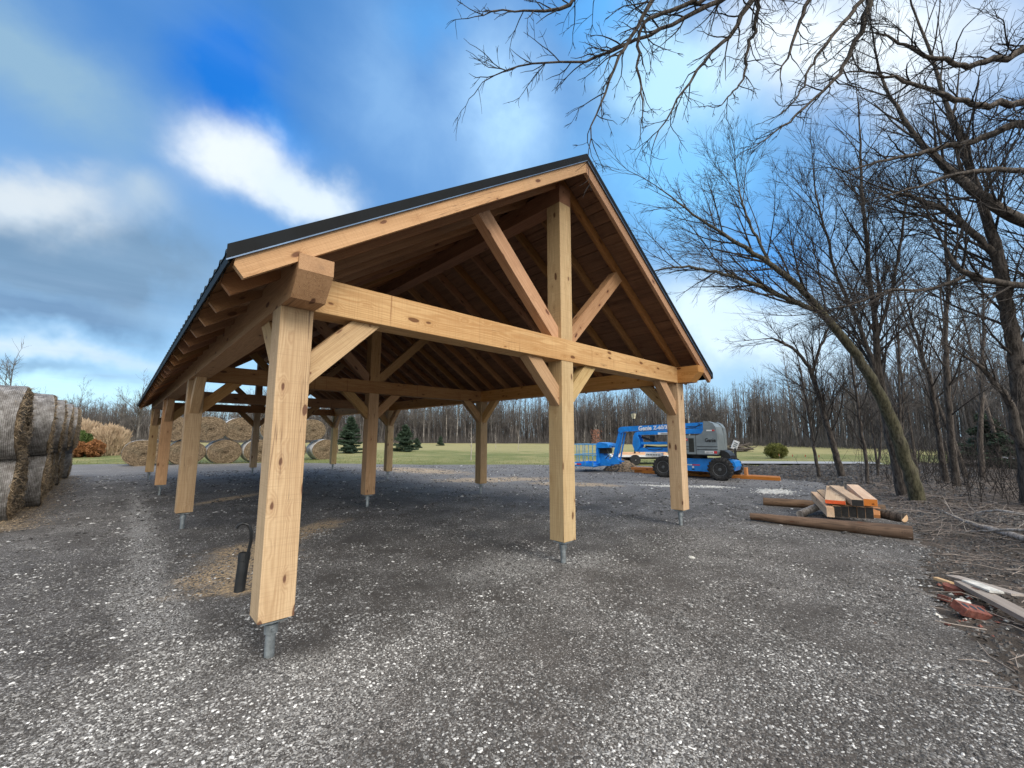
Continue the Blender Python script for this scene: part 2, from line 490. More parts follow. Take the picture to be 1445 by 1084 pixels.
def gravel_mat():
    m, nt, bs = material('gravel')
    pos = ground_coords(nt)
    v1 = nt.vor(pos, 62); v2 = nt.vor(nt.v('ADD', pos, (3.3, 1.7, 0)), 27); v3 = nt.vor(nt.v('ADD', pos, (7.3, 5.7, 0)), 140)
    c1 = nt.n('ShaderNodeSeparateColor', {0: v1.outputs['Color']}).outputs
    c2 = nt.n('ShaderNodeSeparateColor', {0: v2.outputs['Color']}).outputs
    c3 = nt.n('ShaderNodeSeparateColor', {0: v3.outputs['Color']}).outputs
    big = nt.noise(pos, .55, 5, .6); mid = nt.noise(pos, 2.3, 5, .6)
    dens = nt.m('ADD', nt.m('MULTIPLY', nt.m('SUBTRACT', big, .53), 1.7), nt.m('MULTIPLY', nt.m('SUBTRACT', mid, .52), 1.3))
    soil = nt.mix(nt.noise(pos, 9, 6, .7), (.032, .028, .025), (.098, .087, .078))
    # small grit
    g3 = nt.m('POWER', c3[1], 3.0)
    grit = nt.mix(g3, (.050, .046, .042), (.44, .43, .42))
    c = nt.mix(nt.m('MULTIPLY', nt.step(nt.m('ADD', c3[0], dens), .25, .75), .85), soil, grit)
    # 15 mm stones
    s1 = nt.m('POWER', c1[1], 3.0)
    st1 = nt.mix(s1, (.058, .053, .049), (.60, .59, .575))
    sel1 = nt.m('MULTIPLY', nt.step(nt.m('ADD', c1[0], dens), .45, .60), nt.m('SUBTRACT', 1.0, nt.step(v1.outputs['Distance'], .38, .52)))
    c = nt.mix(sel1, c, st1)
    s2 = nt.m('POWER', c2[1], 2.6)
    st2 = nt.mix(s2, (.07, .065, .060), (.62, .61, .595))
    sel2 = nt.m('MULTIPLY', nt.step(nt.m('ADD', c2[0], dens), .82, .90), nt.m('SUBTRACT', 1.0, nt.step(v2.outputs['Distance'], .30, .42)))
    c = nt.mix(sel2, c, st2)
    # broad tone: wet dark ground and paler dusty ground
    tone = nt.ramp(nt.noise(pos, .22, 4, .6), [(.25, .72), (.75, 1.28)])
    c = nt.mix(1.0, c, tone, 'MULTIPLY')
    v4 = nt.vor(nt.v('ADD', pos, (1.3, 9.1, 0)), 11)
    c4 = nt.n('ShaderNodeSeparateColor', {0: v4.outputs['Color']}).outputs
    sel4 = nt.m('MULTIPLY', nt.m('MULTIPLY', nt.m('GREATER_THAN', c4[0], .80), nt.m('SUBTRACT', 1.0, nt.step(v4.outputs['Distance'], .10, .28))), .75)
    c = nt.mix(sel4, c, nt.mix(c4[1], (.12, .115, .11), (.55, .545, .53)))
    mott = nt.ramp(nt.noise(pos, 1.1, 6, .68), [(.34, .78), (.50, 1.0), (.68, 1.25)])
    c = nt.mix(1.0, c, mott, 'MULTIPLY')
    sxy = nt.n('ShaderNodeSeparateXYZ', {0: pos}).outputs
    far_bright = nt.step(nt.m('ADD', nt.m('ADD', sxy[0], nt.m('MULTIPLY', sxy[1], .8)), nt.m('MULTIPLY', nt.noise(pos, .5, 4), 5.0)), 12, 19)  # far gravel paler: bright stone tops at grazing view put into the colour
    c = nt.mix(nt.m('MULTIPLY', far_bright, .38), c, nt.mix(nt.noise(pos, 7, 6, .8), (.13, .128, .130), (.40, .395, .40)))
    # spilled sawdust; at the back right its sunlit brightness is painted in too
    n_s = nt.step(nt.noise(pos, 26, 5, .75), .36, .62)
    saw = None
    for a in ((9.7, 14.3, 3.2, 1.2, 100), (9.6, 8.6, 2.3, .9, -32), (10.6, 5.6, 1.6, .6, -60), (.45, 2.75, 1.0, .55, 60), (.85, 3.7, .8, .4, 20), (1.8, 4.4, .9, .34, 35), (1.5, 9.6, 1.3, .28, 40), (.3, 1.95, .35, .3, 0)):
        p = patch(nt, pos, *a)
        saw = p if saw is None else nt.m('MAXIMUM', saw, p)
    c = nt.mix(nt.m('MULTIPLY', nt.m('MULTIPLY', saw, n_s), .88), c, nt.mix(nt.noise(pos, 40, 3), (.52, .35, .18), (.76, .57, .34)))
    # pale crushed limestone and frost-white spill
    wh = None
    for a in ((13.4, .3, .75, .30, 50), (12.5, 3.0, 1.9, .30, -62), (12.9, 4.2, 1.0, .25, -62), (.22, -.2, .55, .22, -20), (2.9, .5, .9, .5, 0), (3.8, 0.0, .5, .3, 0), (-.4, 6.2, 7.5, .22, 89.5), (-.47, 2.0, 1.8, .30, 92), (1.5, -2.2, .8, .35, 15), (-.2, -1.0, 1.3, .35, 25), (-.9, -.2, 1.1, .35, 40)):
        p = patch(nt, pos, *a)
        wh = p if wh is None else nt.m('MAXIMUM', wh, p)
    wsel = nt.m('MULTIPLY', wh, nt.m('MULTIPLY', nt.m('GREATER_THAN', nt.m('ADD', c1[2], nt.m('MULTIPLY', wh, .35)), .82), nt.m('SUBTRACT', 1.0, nt.step(v1.outputs['Distance'], .30, .48))))
    c = nt.mix(wsel, c, nt.mix(c1[1], (.34, .335, .33), (.72, .71, .69)))
    wsel3 = nt.m('MULTIPLY', wh, nt.m('GREATER_THAN', c3[2], .74))
    c = nt.mix(nt.m('MULTIPLY', wsel3, .7), c, (.52, .515, .50))
    # damp tyre tracks
    h = nt.m('ADD', nt.m('MULTIPLY', nt.m('SUBTRACT', 1.0, v1.outputs['Distance']), sel1), nt.m('ADD', nt.m('MULTIPLY', nt.m('SUBTRACT', 1.3, v2.outputs['Distance']), nt.m('MULTIPLY', sel2, 1.6)), nt.m('MULTIPLY', nt.noise(pos, 60, 4), .6)))
    finish(nt, bs, c, .88, h, .75, .012)
    return m


def soil_mat():
    """field, lawn, churned soil and leaf-strewn woodland floor on one sheet"""
    m, nt, bs = material('field_and_soil')
    pos = ground_coords(nt)
    big = nt.noise(pos, .10, 5, .6); mid = nt.noise(pos, .5, 5, .65); fine = nt.noise(pos, 5, 6, .75); vf = nt.noise(pos, 30, 5, .75)
    green = nt.mix(fine, (.060, .085, .018), (.20, .225, .062))
    straw = nt.mix(fine, (.20, .18, .065), (.40, .36, .165))
    f = nt.m('ADD', nt.m('MULTIPLY', big, .6), nt.m('MULTIPLY', mid, .4))
    sp = nt.n('ShaderNodeSeparateXYZ', {0: pos})
    far = nt.step(nt.m('ADD', sp.outputs[0], sp.outputs[1]), 42, 75)
    c = nt.mix(nt.step(nt.m('ADD', f, nt.m('MULTIPLY', far, .16)), .42, .66), green, straw)
    bare = nt.step(nt.noise(pos, .7, 6, .75), .60, .67)
    c = nt.mix(nt.m('MULTIPLY', bare, nt.m('MULTIPLY', far, .9)), c, (.075, .055, .038))
    dirt = nt.mix(fine, (.028, .022, .017), (.105, .085, .068))
    leaf = nt.mix(vf, (.040, .031, .025), (.15, .12, .10))
    dl = nt.mix(nt.step(nt.noise(pos, 1.1, 5, .7), .42, .62), dirt, leaf)
    wz = nt.n('ShaderNodeAttribute', attribute_name='zone', attribute_type='GEOMETRY').outputs['Fac']
    c = nt.mix(nt.step(nt.m('ADD', wz, nt.m('MULTIPLY', nt.m('SUBTRACT', mid, .5), .5)), .4, .6), c, dl)
    finish(nt, bs, c, .95, nt.m('ADD', fine, nt.m('MULTIPLY', vf, .6)), .9, .06)
    return m


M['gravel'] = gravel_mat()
M['soil'] = soil_mat()


def road_mat():
    m, nt, bs = material('pale_road')
    pos = ground_coords(nt)
    c = nt.mix(nt.noise(pos, 3, 6, .7), (.20, .205, .21), (.42, .43, .44))
    finish(nt, bs, c, .8, nt.noise(pos, 20, 3), .3, .02)
    return m


M['road'] = road_mat()


def stone_mat():
    m, nt, bs = material('loose_stone')
    a = nt.n('ShaderNodeAttribute', attribute_name='tone', attribute_type='GEOMETRY').outputs['Fac']
    c = nt.ramp(a, [(0, (.028, .026, .025)), (.4, (.090, .087, .085)), (.7, (.22, .217, .213)), (.88, (.46, .46, .455)), (1, (.74, .74, .73))])
    finish(nt, bs, c, .8)
    return m


M['stone'] = stone_mat()


def bark_mat(name, lo, hi, moss=0.0):
    m, nt, bs = material(name)
    g = nt.n('ShaderNodeNewGeometry').outputs['Position']
    s = nt.v('MULTIPLY', g, (22, 22, 4.0))
    f = nt.noise(s, 1, 6, .7)
    c = nt.mix(nt.step(f, .40, .60), lo, hi)
    if moss:
        z = nt.n('ShaderNodeSeparateXYZ', {0: g}).outputs[2]
        mm = nt.m('MULTIPLY', nt.step(nt.noise(nt.v('MULTIPLY', g, (2, 2, .8)), 1, 5, .65), .30, .52), nt.m('SUBTRACT', 1.0, nt.step(z, 3.0, 7.5)))
        c = nt.mix(nt.m('MULTIPLY', mm, moss*.5), c, nt.mix(nt.step(f, .3, .7), (.028, .030, .010), (.115, .110, .035)))
    finish(nt, bs, c, .92, f, .9, .03)
    return m


M['bark'] = bark_mat('bark', (.035, .028, .023), (.125, .105, .090))
M['bark_moss'] = bark_mat('bark_moss', (.035, .030, .022), (.13, .115, .090), 1.0)
M['twig'] = bark_mat('twig', (.022, .018, .016), (.070, .058, .051))
M['pale_branch'] = bark_mat('pale_branch', (.22, .19, .165), (.46, .42, .38))
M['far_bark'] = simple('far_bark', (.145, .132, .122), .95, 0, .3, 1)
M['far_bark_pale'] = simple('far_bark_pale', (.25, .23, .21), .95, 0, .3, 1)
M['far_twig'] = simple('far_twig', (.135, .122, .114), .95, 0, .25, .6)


def leaf_mat(name, lo, hi, scale=3, rough=.8):
    m, nt, bs = material(name)
    g = nt.n('ShaderNodeNewGeometry').outputs['Position']
    a = nt.n('ShaderNodeAttribute', attribute_name='tone', attribute_type='GEOMETRY').outputs['Fac']
    c = nt.mix(nt.m('ADD', nt.m('MULTIPLY', a, .6), nt.m('MULTIPLY', nt.step(nt.noise(g, scale, 3), .3, .7), .4)), lo, hi)
    finish(nt, bs, c, rough)
    return m


M['spruce'] = leaf_mat('spruce', (.012, .030, .018), (.050, .085, .048), 2)
M['shrub_green'] = leaf_mat('shrub_green', (.025, .055, .010), (.10, .15, .030))
M['globe_green'] = leaf_mat('globe_green', (.060, .075, .012), (.20, .20, .045))
M['rust'] = leaf_mat('rust', (.12, .045, .014), (.34, .15, .05))
M['pampas'] = leaf_mat('pampas', (.30, .21, .13), (.62, .48, .33))
M['dead_leaf'] = leaf_mat('dead_leaf', (.034, .027, .023), (.19, .145, .12), 5)
M['grass'] = leaf_mat('grass', (.070, .10, .022), (.26, .25, .10), 1)
M['red_leaf'] = leaf_mat('red_leaf', (.20, .07, .04), (.42, .18, .11))


def hay_mat():
    m, nt, bs = material('hay_face')
    oc = nt.n('ShaderNodeTexCoord').outputs['Object']
    sp = nt.n('ShaderNodeSeparateXYZ', {0: oc})
    y, z = sp.outputs[1], sp.outputs[2]
    z2 = nt.m('MULTIPLY', z, 1.25)
    wv = nt.noise(oc, 4, 4, .6)
    r = nt.m('ADD', nt.m('SQRT', nt.m('ADD', nt.m('MULTIPLY', y, y), nt.m('MULTIPLY', z2, z2))), nt.m('MULTIPLY', wv, .14))
    a = nt.m('ARCTAN2', z2, y)
    ring = nt.m('SINE', nt.m('MULTIPLY', r, 44.0))
    swirl = nt.noise(nt.n('ShaderNodeCombineXYZ', {0: nt.m('MULTIPLY', r, 21.0), 1: nt.m('MULTIPLY', a, 7.0), 2: sp.outputs[0]}).outputs[0], 1, 5, .75)
    f = nt.m('ADD', nt.m('ADD', nt.m('MULTIPLY', swirl, .62), nt.m('MULTIPLY', nt.noise(oc, 16, 5, .75), .38)), nt.m('MULTIPLY', ring, .018))
    c = nt.ramp(f, [(.36, (.030, .021, .013)), (.50, (.14, .10, .060)), (.63, (.36, .275, .18))])
    c = nt.mix(nt.m('MULTIPLY', nt.step(nt.noise(oc, 2.0, 4), .5, .75), .4), c, (.14, .125, .085))
    finish(nt, bs, c, .95, f, 1.0, .05)
    return m


def wrap_mat():
    m, nt, bs = material('net_wrap')
    oc = nt.n('ShaderNodeTexCoord').outputs['Object']
    sp = nt.n('ShaderNodeSeparateXYZ', {0: oc})
    lines = nt.m('SINE', nt.m('ADD', nt.m('MULTIPLY', sp.outputs[0], 260.0), nt.m('MULTIPLY', nt.noise(oc, 3, 3), 3.0)))
    f = nt.noise(nt.v('MULTIPLY', oc, (9, 7, 7)), 1, 7, .80)
    c = nt.ramp(f, [(.36, (.060, .054, .048)), (.5, (.17, .16, .152)), (.63, (.36, .35, .345))])
    c = nt.mix(nt.m('MULTIPLY', nt.step(lines, .0, .9), .18), c, (.50, .48, .465))
    c = nt.mix(nt.m('MULTIPLY', nt.step(nt.noise(oc, 1.7, 4), .5, .72), .6), c, (.085, .068, .052))
    finish(nt, bs, c, .7, nt.m('ADD', lines, f), .6, .01)
    return m


M['hay'] = hay_mat()
M['wrap'] = wrap_mat()
M['wrap_pale'] = simple('wrap_pale', (.60, .60, .60), .6, 0, .15, 3, dirt=((.25, .20, .14), .5))
M['straw'] = leaf_mat('straw', (.16, .115, .068), (.50, .385, .25), 8)

# ------------------------------------------------------------------ ground
YARD = [(3.0, -3.9), (3.25, -3.56), (3.85, -3.45), (5.0, -3.24), (6.5, -3.0), (8.3, -3.05), (9.9, -2.75), (12.0, -2.25), (14.2, -1.85), (15.6, -.9), (17.5, .0), (18.7, 2.4),
        (19.8, 3.7), (20.8, 7.0), (20.4, 10.2), (18.1, 12.0), (15.2, 15.0), (12.0, 17.5), (9.0, 21.8), (6.5, 25.6), (3.5, 26.2), (1.0, 28.0), (-1.2, 30.2), (-4.8, 31.5), (-12, 32), (-22, 30), (-30, 10), (-25, -30), (2.4, -30), (2.6, -8)]


def smooth_poly(P, step_=.35, amp=.16):
    out = []
    n = len(P)
    for i in range(n):
        a, b = np.array(P[i]), np.array(P[(i+1) % n])
        L = np.linalg.norm(b-a); k = max(1, int(L/step_))
        if np.linalg.norm((a+b)/2-CAM[:2]) > 27: k = max(1, int(L/2))
        elif np.linalg.norm((a+b)/2-CAM[:2]) < 14: k = int(L/.07)
        nrm = np.array([-(b-a)[1], (b-a)[0]])/L
        for j in range(k):
            q = a+(b-a)*j/k
            t = (q[0]*1.7+q[1]*2.3)
            o = math.sin(t)*.45+math.sin(t*2.7+1)*.3+math.sin(t*9.3)*.25+math.sin(t*23.1+2)*.18+random.uniform(-.22, .22)
            out.append(tuple(q+nrm*o*amp))
    return out


YP = smooth_poly(YARD)
YA = np.array(YARD)


def inside(px, py, poly):
    px = np.asarray(px, float); py = np.asarray(py, float)
    res = np.zeros(px.shape, bool)
    n = len(poly)
    for i in range(n):
        x1, y1 = poly[i]; x2, y2 = poly[(i+1) % n]
        if y1 == y2: continue
        c = ((y1 > py) != (y2 > py)) & (px < (x2-x1)*(py-y1)/(y2-y1)+x1)
        res ^= c
    return res


def edge_dist(px, py, poly):
    px = np.asarray(px, float); py = np.asarray(py, float)
    d = np.full(px.shape, 1e9)
    n = len(poly)
    for i in range(n):
        x1, y1 = poly[i]; x2, y2 = poly[(i+1) % n]
        dx, dy = x2-x1, y2-y1; L2 = dx*dx+dy*dy
        t = np.clip(((px-x1)*dx+(py-y1)*dy)/L2, 0, 1)
        d = np.minimum(d, np.hypot(px-x1-t*dx, py-y1-t*dy))
    return d


_rs = np.random.default_rng(3)
_ph = [(_rs.uniform(0, 6.28), _rs.uniform(0, 6.28), _rs.uniform(-1, 1, 2)) for _ in range(24)]


def bumps(x, y, wl, n=8, o=0):
    r = 0
    for i in range(n):
        a, b, d = _ph[(i+o) % 24]
        k = 6.28/wl*(.7+.12*i)
        th = a*1.7+i
        r = r+np.sin((x*math.cos(th)+y*math.sin(th))*k+b)
    return r/n


def zone(x, y):
    """1 where the ground is churned soil / woodland floor, 0 on grass"""
    x = np.asarray(x, float); y = np.asarray(y, float)
    # woodland to the right of the yard
    lim = -1.0+(x-14)*.02
    z1 = np.clip((.8-(y-lim))/1.6, 0, 1)*(x > 1.5)
    # soil bank behind the lift
    SB = [(18, 3), (19.5, 5.5), (24, 5.0), (31, .3), (30, -3), (12, -3)]
    z2 = inside(x, y, SB)*1.0
    far = np.clip((np.hypot(x, y)-62)/6, 0, 1)
    wood = np.clip(((x*.80+y*.60)-93)/5, 0, 1)
    return np.maximum(np.maximum(z1*(1-np.clip((x-34)/5, 0, 1)*(y > -3.5)), z2), wood)


def gh(x, y):
    x = np.asarray(x, float); y = np.asarray(y, float)
    d = edge_dist(x, y, YARD)
    out_ = ~inside(x, y, YARD)
    ramp_ = np.clip((d-.15)/1.1, 0, 1)*out_
    zn = zone(x, y)
    h = (bumps(x, y, .9)*.05+bumps(x, y, .33, 8, 5)*.030+np.abs(bumps(x, y, 2.2, 6, 3))*.14)*np.clip(zn, 0, 1)
    h = h+np.abs(bumps(x, y, 2.6, 6, 9))*.05*(1-zn)*(np.hypot(x, y) > 36)+bumps(x, y, 14, 6, 2)*.07*(1-zn)
    h = h*ramp_
    return np.where(np.hypot(x, y) < 200, h, 0)


def axis_vals(lo, hi, c0, c1, fine, grow):
    v = list(np.arange(c0, c1, fine)); s = fine; x = c1
    while x < hi: v.append(x); s *= grow; x += s
    v.append(hi); s = fine; x = c0; L = []
    while x > lo: s *= grow; x -= s; L.append(max(x, lo))
    return np.array(sorted(set(np.round(L+v, 4))))


xs = axis_vals(-900, 1500, 2.5, 24, .14, 1.045)
ys = axis_vals(-900, 1500, -9, 3, .14, 1.045)
GX, GY = np.meshgrid(xs, ys)
GZ = gh(GX.ravel(), GY.ravel())
gv = np.stack([GX.ravel(), GY.ravel(), GZ], 1)
nx, ny = len(xs), len(ys)
ii = (np.arange(ny-1)[:, None]*nx+np.arange(nx-1)[None, :]).ravel()
gf = np.stack([ii, ii+1, ii+nx+1, ii+nx], 1)
me = np_mesh('ground', gv, gf, smooth=True, attrs={'zone': zone(GX.ravel(), GY.ravel())})
setp(link('ground', me, M['soil']), kind='structure')

# gravel yard sheet
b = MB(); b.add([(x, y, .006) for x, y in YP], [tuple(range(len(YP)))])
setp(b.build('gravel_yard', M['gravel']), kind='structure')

for nm, poly in (('road', [(24.8, 5.9), (30.2, .7), (31.5, -.5), (33.6, .2), (32.4, 1.5), (27.6, 6.6)]),
                 ('road', [(42, -7.6), (48, -8.4), (60, -9), (60, -7), (50, -5.2), (44, -5.0)]),
                 ('path', [(-9, 58), (-.5, 58), (-.2, 66), (-.6, 78), (-9, 70)])):
    P = smooth_poly(poly, .5, .12)
    b = MB(); b.add([(x, y, .10+.0*x) for x, y in P], [tuple(range(len(P)))])
    setp(b.build(nm, M['road']), kind='structure')


# loose stones lying on the yard (one mass nobody could count)
def stones(n, rmin, rmax, smin, smax, seed, bias=0.0):
    g = np.random.default_rng(seed)
    r = np.sqrt(g.uniform(rmin**2, rmax**2, n)); a = YAW+g.uniform(-1.02, 1.02, n)
    x = CAM[0]+r*np.sin(a); y = CAM[1]+r*np.cos(a)
    clump = bumps(x, y, 1.6, 8, 4)+bumps(x, y, .6, 8, 11)
    for (cx, cy, rx, ry, ro) in ((.15, -.35, .9, .35, -20), (2.9, .45, 1.0, .5, 0), (3.9, 0.0, .6, .4, 0), (-.4, 5.2, 6.5, .28, 89.5), (-.47, 1.0, 2.4, .35, 92), (1.5, -2.2, .9, .45, 15), (-.2, -1.0, 1.4, .5, 25), (-.9, -.2, 1.2, .5, 40), (2.6, -2.6, 1.3, .4, 10)):
        c_, s_ = math.cos(R(ro)), math.sin(R(ro)); u_, v_ = ((x-cx)*c_+(y-cy)*s_)/rx, (-(x-cx)*s_+(y-cy)*c_)/ry
        clump = clump+.65*np.exp(-(u_*u_+v_*v_))
    keep = (g.uniform(-1, 1, n) < clump*2.3+bias) & (inside(x, y, YARD) | (edge_dist(x, y, YARD) < g.exponential(.16, n)))
    x, y, clump = x[keep], y[keep], clump[keep]; n = len(x)
    s = smin+(smax-smin)*g.uniform(0, 1, n)**2.6
    base = np.array([[1, 0, 0], [0, 1, 0], [-1, 0, 0], [0, -1, 0], [0, 0, .62], [0, 0, -.5], [.75, .75, .25], [-.7, .7, .2], [-.7, -.75, .3], [.7, -.7, .2]])
    # 10-vertex pebble: hull made of octahedron with belt corners
    F = np.array([[0, 6, 4], [6, 1, 4], [1, 7, 4], [7, 2, 4], [2, 8, 4], [8, 3, 4], [3, 9, 4], [9, 0, 4], [0, 5, 6], [6, 5, 1], [1, 5, 7], [7, 5, 2], [2, 5, 8], [8, 5, 3], [3, 5, 9], [9, 5, 0]])
    V = base[None]*g.uniform(.65, 1.3, (n, 10, 1))*s[:, None, None]
    V[:, :, 0] *= g.uniform(.9, 1.7, (n, 1)); V[:, :, 2] *= g.uniform(.9, 1.4, (n, 1))
    th = g.uniform(0, 6.28, n); c, q = np.cos(th)[:, None], np.sin(th)[:, None]
    X = V[:, :, 0]*c-V[:, :, 1]*q; Y = V[:, :, 0]*q+V[:, :, 1]*c
    W = np.stack([X+x[:, None], Y+y[:, None], V[:, :, 2]+(.006+s*.18)[:, None]], 2).reshape(-1, 3)
    Fa = (F[None]+(np.arange(n)*10)[:, None, None]).reshape(-1, 3)
    t = np.clip(g.beta(1.5, 2.1, n)+np.clip(clump, -.3, 1.1)*.15, 0, 1)
    return W, Fa, np.repeat(t, 10)


parts_ = [stones(150000, .9, 4.2, .0022, .0095, 1, -.12), stones(90000, 4.0, 9, .0035, .014, 2, -.2), stones(60000, 9, 24, .008, .030, 3, -.2)]
off = 0; VV = []; FF = []; TT = []
for W_, F_, t_ in parts_:
    VV.append(W_); FF.append(F_+off); TT.append(t_); off += len(W_)
me = np_mesh('gravel', np.concatenate(VV), np.concatenate(FF), attrs={'tone': np.concatenate(TT)})
setp(link('loose_gravel', me, M['stone']), 'loose grey and white stones strewn over the yard', 'gravel', kind='stuff')

# ------------------------------------------------------------------ the timber pavilion
S = .2385; W1 = 3.338; W2 = 3.338; PX = [0, W1, W1+W2]
PY = [0, 5.791, 11.437, 17.089]
ZB, ZT, TH = .2916, 2.6025, .293
XC = (W1+W2+S)/2; SL = .667
YF, YE = -.375, 17.089+S+.40
pav = empty('timber_pavilion', (0, 0, 0), 0, 'large open timber frame pavilion on twelve posts under a dark metal gable roof', 'pavilion')
ORG = {}


def bottom_z(x):   # underside of the rafters
    x = min(x, 2*XC-x)
    return 2.625+SL*(x+.318)


WC = {'post': (1.02, 1.04, 1.02)}
for j, y in enumerate(PY):
    for i, x in enumerate(PX):
        b = MB(); b.beam((x+S/2, y+S/2, ZB), (x+S/2, y+S/2, ZT), S, S, up=(0, 1, 0), bev=.004)
        tint = {(0, 0): (1.02, 1.0, .90), (0, 2): (1.05, .84, .74), (1, 1): (1, .90, .82), (0, 1): (1, .98, .94)}.get((i, j), (1, 1.02, 1.0) if i == 0 else (.97, .96, .93))
        p = b.build('post', M['timber'], pav, color=tint)
        b = MB(); cx, cy = x+S/2, y+S/2
        b.lathe([(.034, -.10), (.034, .17), (.046, .172), (.046, .235), (.030, .237), (.030, .262)], 'z', (cx, cy, 0), 16)
        b.box(cx-.085, cx+.085, cy-.085, cy+.085, .263, .2755)
        b.lathe([(.016, .276), (.016, .2925)], 'z', (cx, cy, 0), 8)
        b.lathe([(.011, 0), (.011, .02)], 'y', (cx, cy-.062, .205), 6)
        b.build('screw_pile', M['galvanised'], p, smooth=True)
# wall plates run the whole length and stick out past the gables with a sloped cut
for i in (0, 2):
    b = MB()
    z0, z1 = ZT+.001, ZT+TH
    y0, y1 = -.395, 17.089+S+.395
    prof = [(y0, ZT+.175), (y0, z1), (y1, z1), (y1, ZT+.175), (y1-.145, z0), (y0+.145, z0)]
    n = len(prof)
    for (xa, xb) in ((PX[i]-.002, PX[i]+S+.002),):
        vs = [(xa, a, c) for a, c in prof]+[(xb, a, c) for a, c in prof]
        gs = [(v[1]+7*i+3, v[0]-PX[i]-S/2, v[2]-ZT-TH/2) for v in vs]
        b.add(vs, [tuple(range(n)), tuple(range(2*n-1, n-1, -1))]+[(k, k+n, (k+1) % n+n, (k+1) % n) for k in range(n)], gs)
    b.build('wall_plate', M['timber'], pav, color=(.86, .66, .52))
    # scarf joint seams are thin dark battens recessed in the outer face
for j, y in enumerate(PY):  # bents behind the front one tinted darker: roof shade put into the colour
    b = MB(); b.beam((S+.003, y+S/2-.002, ZT+TH/2), (PX[2]-.003, y+S/2-.002, ZT+TH/2), S+.012, TH, bev=.004)
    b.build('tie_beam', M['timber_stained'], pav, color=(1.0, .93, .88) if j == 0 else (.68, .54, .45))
    ty = y+S/2
    b = MB(); b.beam((PX[1]+S/2, ty, ZT+TH+.001), (PX[1]+S/2, ty, 4.838), S, S, up=(0, 1, 0), bev=.004)
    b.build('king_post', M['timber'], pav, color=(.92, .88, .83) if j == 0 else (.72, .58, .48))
    for sgn in (-1, 1):
        # raking strut from the foot of the king post up to the rafters
        xk = PX[1]+(0 if sgn < 0 else S)
        foot = (xk-sgn*.05, ty, ZT+TH-.02)
        head = (XC+sgn*1.44, ty, bottom_z(XC+sgn*1.44)+.03)
        hd = Vector(head); n_ = Vector((-SL*(-sgn), 0, 1)).normalized()
        d = (Vector(head)-Vector(foot)).normalized(); pr = Vector((-d.z, 0, d.x))*(sgn)
        b = MB(); o_ = Vector((sgn*.085, 0, .085))
        b.beam(Vector(foot)+o_, Vector(head)+Vector((0, 0, -.0)), .14, .195, up=(0, 0, 1), bev=.003,
               cut1=((XC+sgn*1.44, ty, bottom_z(XC+sgn*1.44)-.003), (sgn*SL, 0, 1)), cut0=((xk, ty, ZT+TH+.002), (.55*sgn, 0, .83)) if False else ((xk+sgn*.002, ty, 0), (1, 0, 0)))
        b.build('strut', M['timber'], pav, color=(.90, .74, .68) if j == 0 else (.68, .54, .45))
        # principal rafters carry the roof in the inner bents

# knee braces
def brace(x, y, dx, dy, tint):
    """45 degree brace from a post face up to the beam; (dx,dy) direction away from the post"""
    run = .60; wd = .187
    px = x+S/2+dx*S/2; py = y+S/2+dy*S/2
    k = wd*.7071
    p0 = Vector((px-dx*.0, py-dy*.0, ZT-run+k/2)); d = Vector((dx, dy, 1)).normalized()
    c0 = Vector((px, py, ZT-run-.0))+Vector((-dx, -dy, 1)).normalized()*wd/2+Vector((0, 0, 0))
    c1 = c0+d*(run*1.41421)
    bb = MB()
    bb.beam(c0, c1, .14, wd, up=(0, 0, 1), bev=.003, cut0=((px+dx*.0015, py+dy*.0015, 0), (dx, dy, 0)), cut1=((0, 0, ZT-.0015), (0, 0, 1)))
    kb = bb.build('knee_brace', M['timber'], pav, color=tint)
    if dy == 0 and y < 1:
        for t_, o_ in ((.10, -.03), (.10, .035), (.90, -.03), (.90, .035)):
            q = c0+d*(run*1.41421*t_)+Vector((-dx, 0, 1)).normalized()*o_
            pb = MB(); pb.lathe([(.011, -.0705), (.011, -.074)], 'y', (q.x, q.y, q.z), 10)
            pb.build('peg', M['rafter_wood'], kb)


for j, y in enumerate(PY):
    t = (1, .97, .90) if j == 0 else (.74, .62, .52)  # inner braces carry the shade under the roof in their tint
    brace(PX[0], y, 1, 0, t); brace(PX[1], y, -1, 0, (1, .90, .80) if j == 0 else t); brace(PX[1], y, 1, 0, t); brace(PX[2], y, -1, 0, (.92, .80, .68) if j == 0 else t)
    for i in (0, 2):
        if j < 3: brace(PX[i], y, 0, 1, (.92, .84, .76))
        if j > 0: brace(PX[i], y, 0, -1, (.92, .82, .74))
# ridge beam
b = MB(); b.beam((XC, .0, 4.97), (XC, YE-.42, 4.97), S, .26, bev=.004)
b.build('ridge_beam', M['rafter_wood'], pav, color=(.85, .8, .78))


# rafters
def rafter(y, th, sgn, mat, tint, ys=None):
    """slanting 2x6 from ridge to a shaped tail; prism in the x-z plane"""
    V = .178
    x0 = -.318
    pts = [(x0, 2.625), (XC-.004, bottom_z(XC-.004)), (XC-.004, bottom_z(XC-.004)+V), (x0-.052, 2.625-SL*.052+V), (x0-.060, 2.625+.075)]
    vs = []; gs = []
    cs, sn = math.cos(math.atan(SL)), math.sin(math.atan(SL))
    off = random.uniform(0, 50)
    for yy in (y, y+th):
        for (px, pz) in pts:
            X = px if sgn < 0 else 2*XC-px
            vs.append((X, yy, pz))
            gs.append((px*cs+pz*sn+off, yy-y-th/2, -px*sn+pz*cs-2.2))
    n = len(pts)
    bb = MB(); bb.add(vs, [tuple(range(n)), tuple(range(2*n-1, n-1, -1))]+[(k, k+n, (k+1) % n+n, (k+1) % n) for k in range(n)], gs)
    return bb.build('barge_rafter' if y < 0 or y > YE-.08 else 'rafter', mat, pav, color=tint)


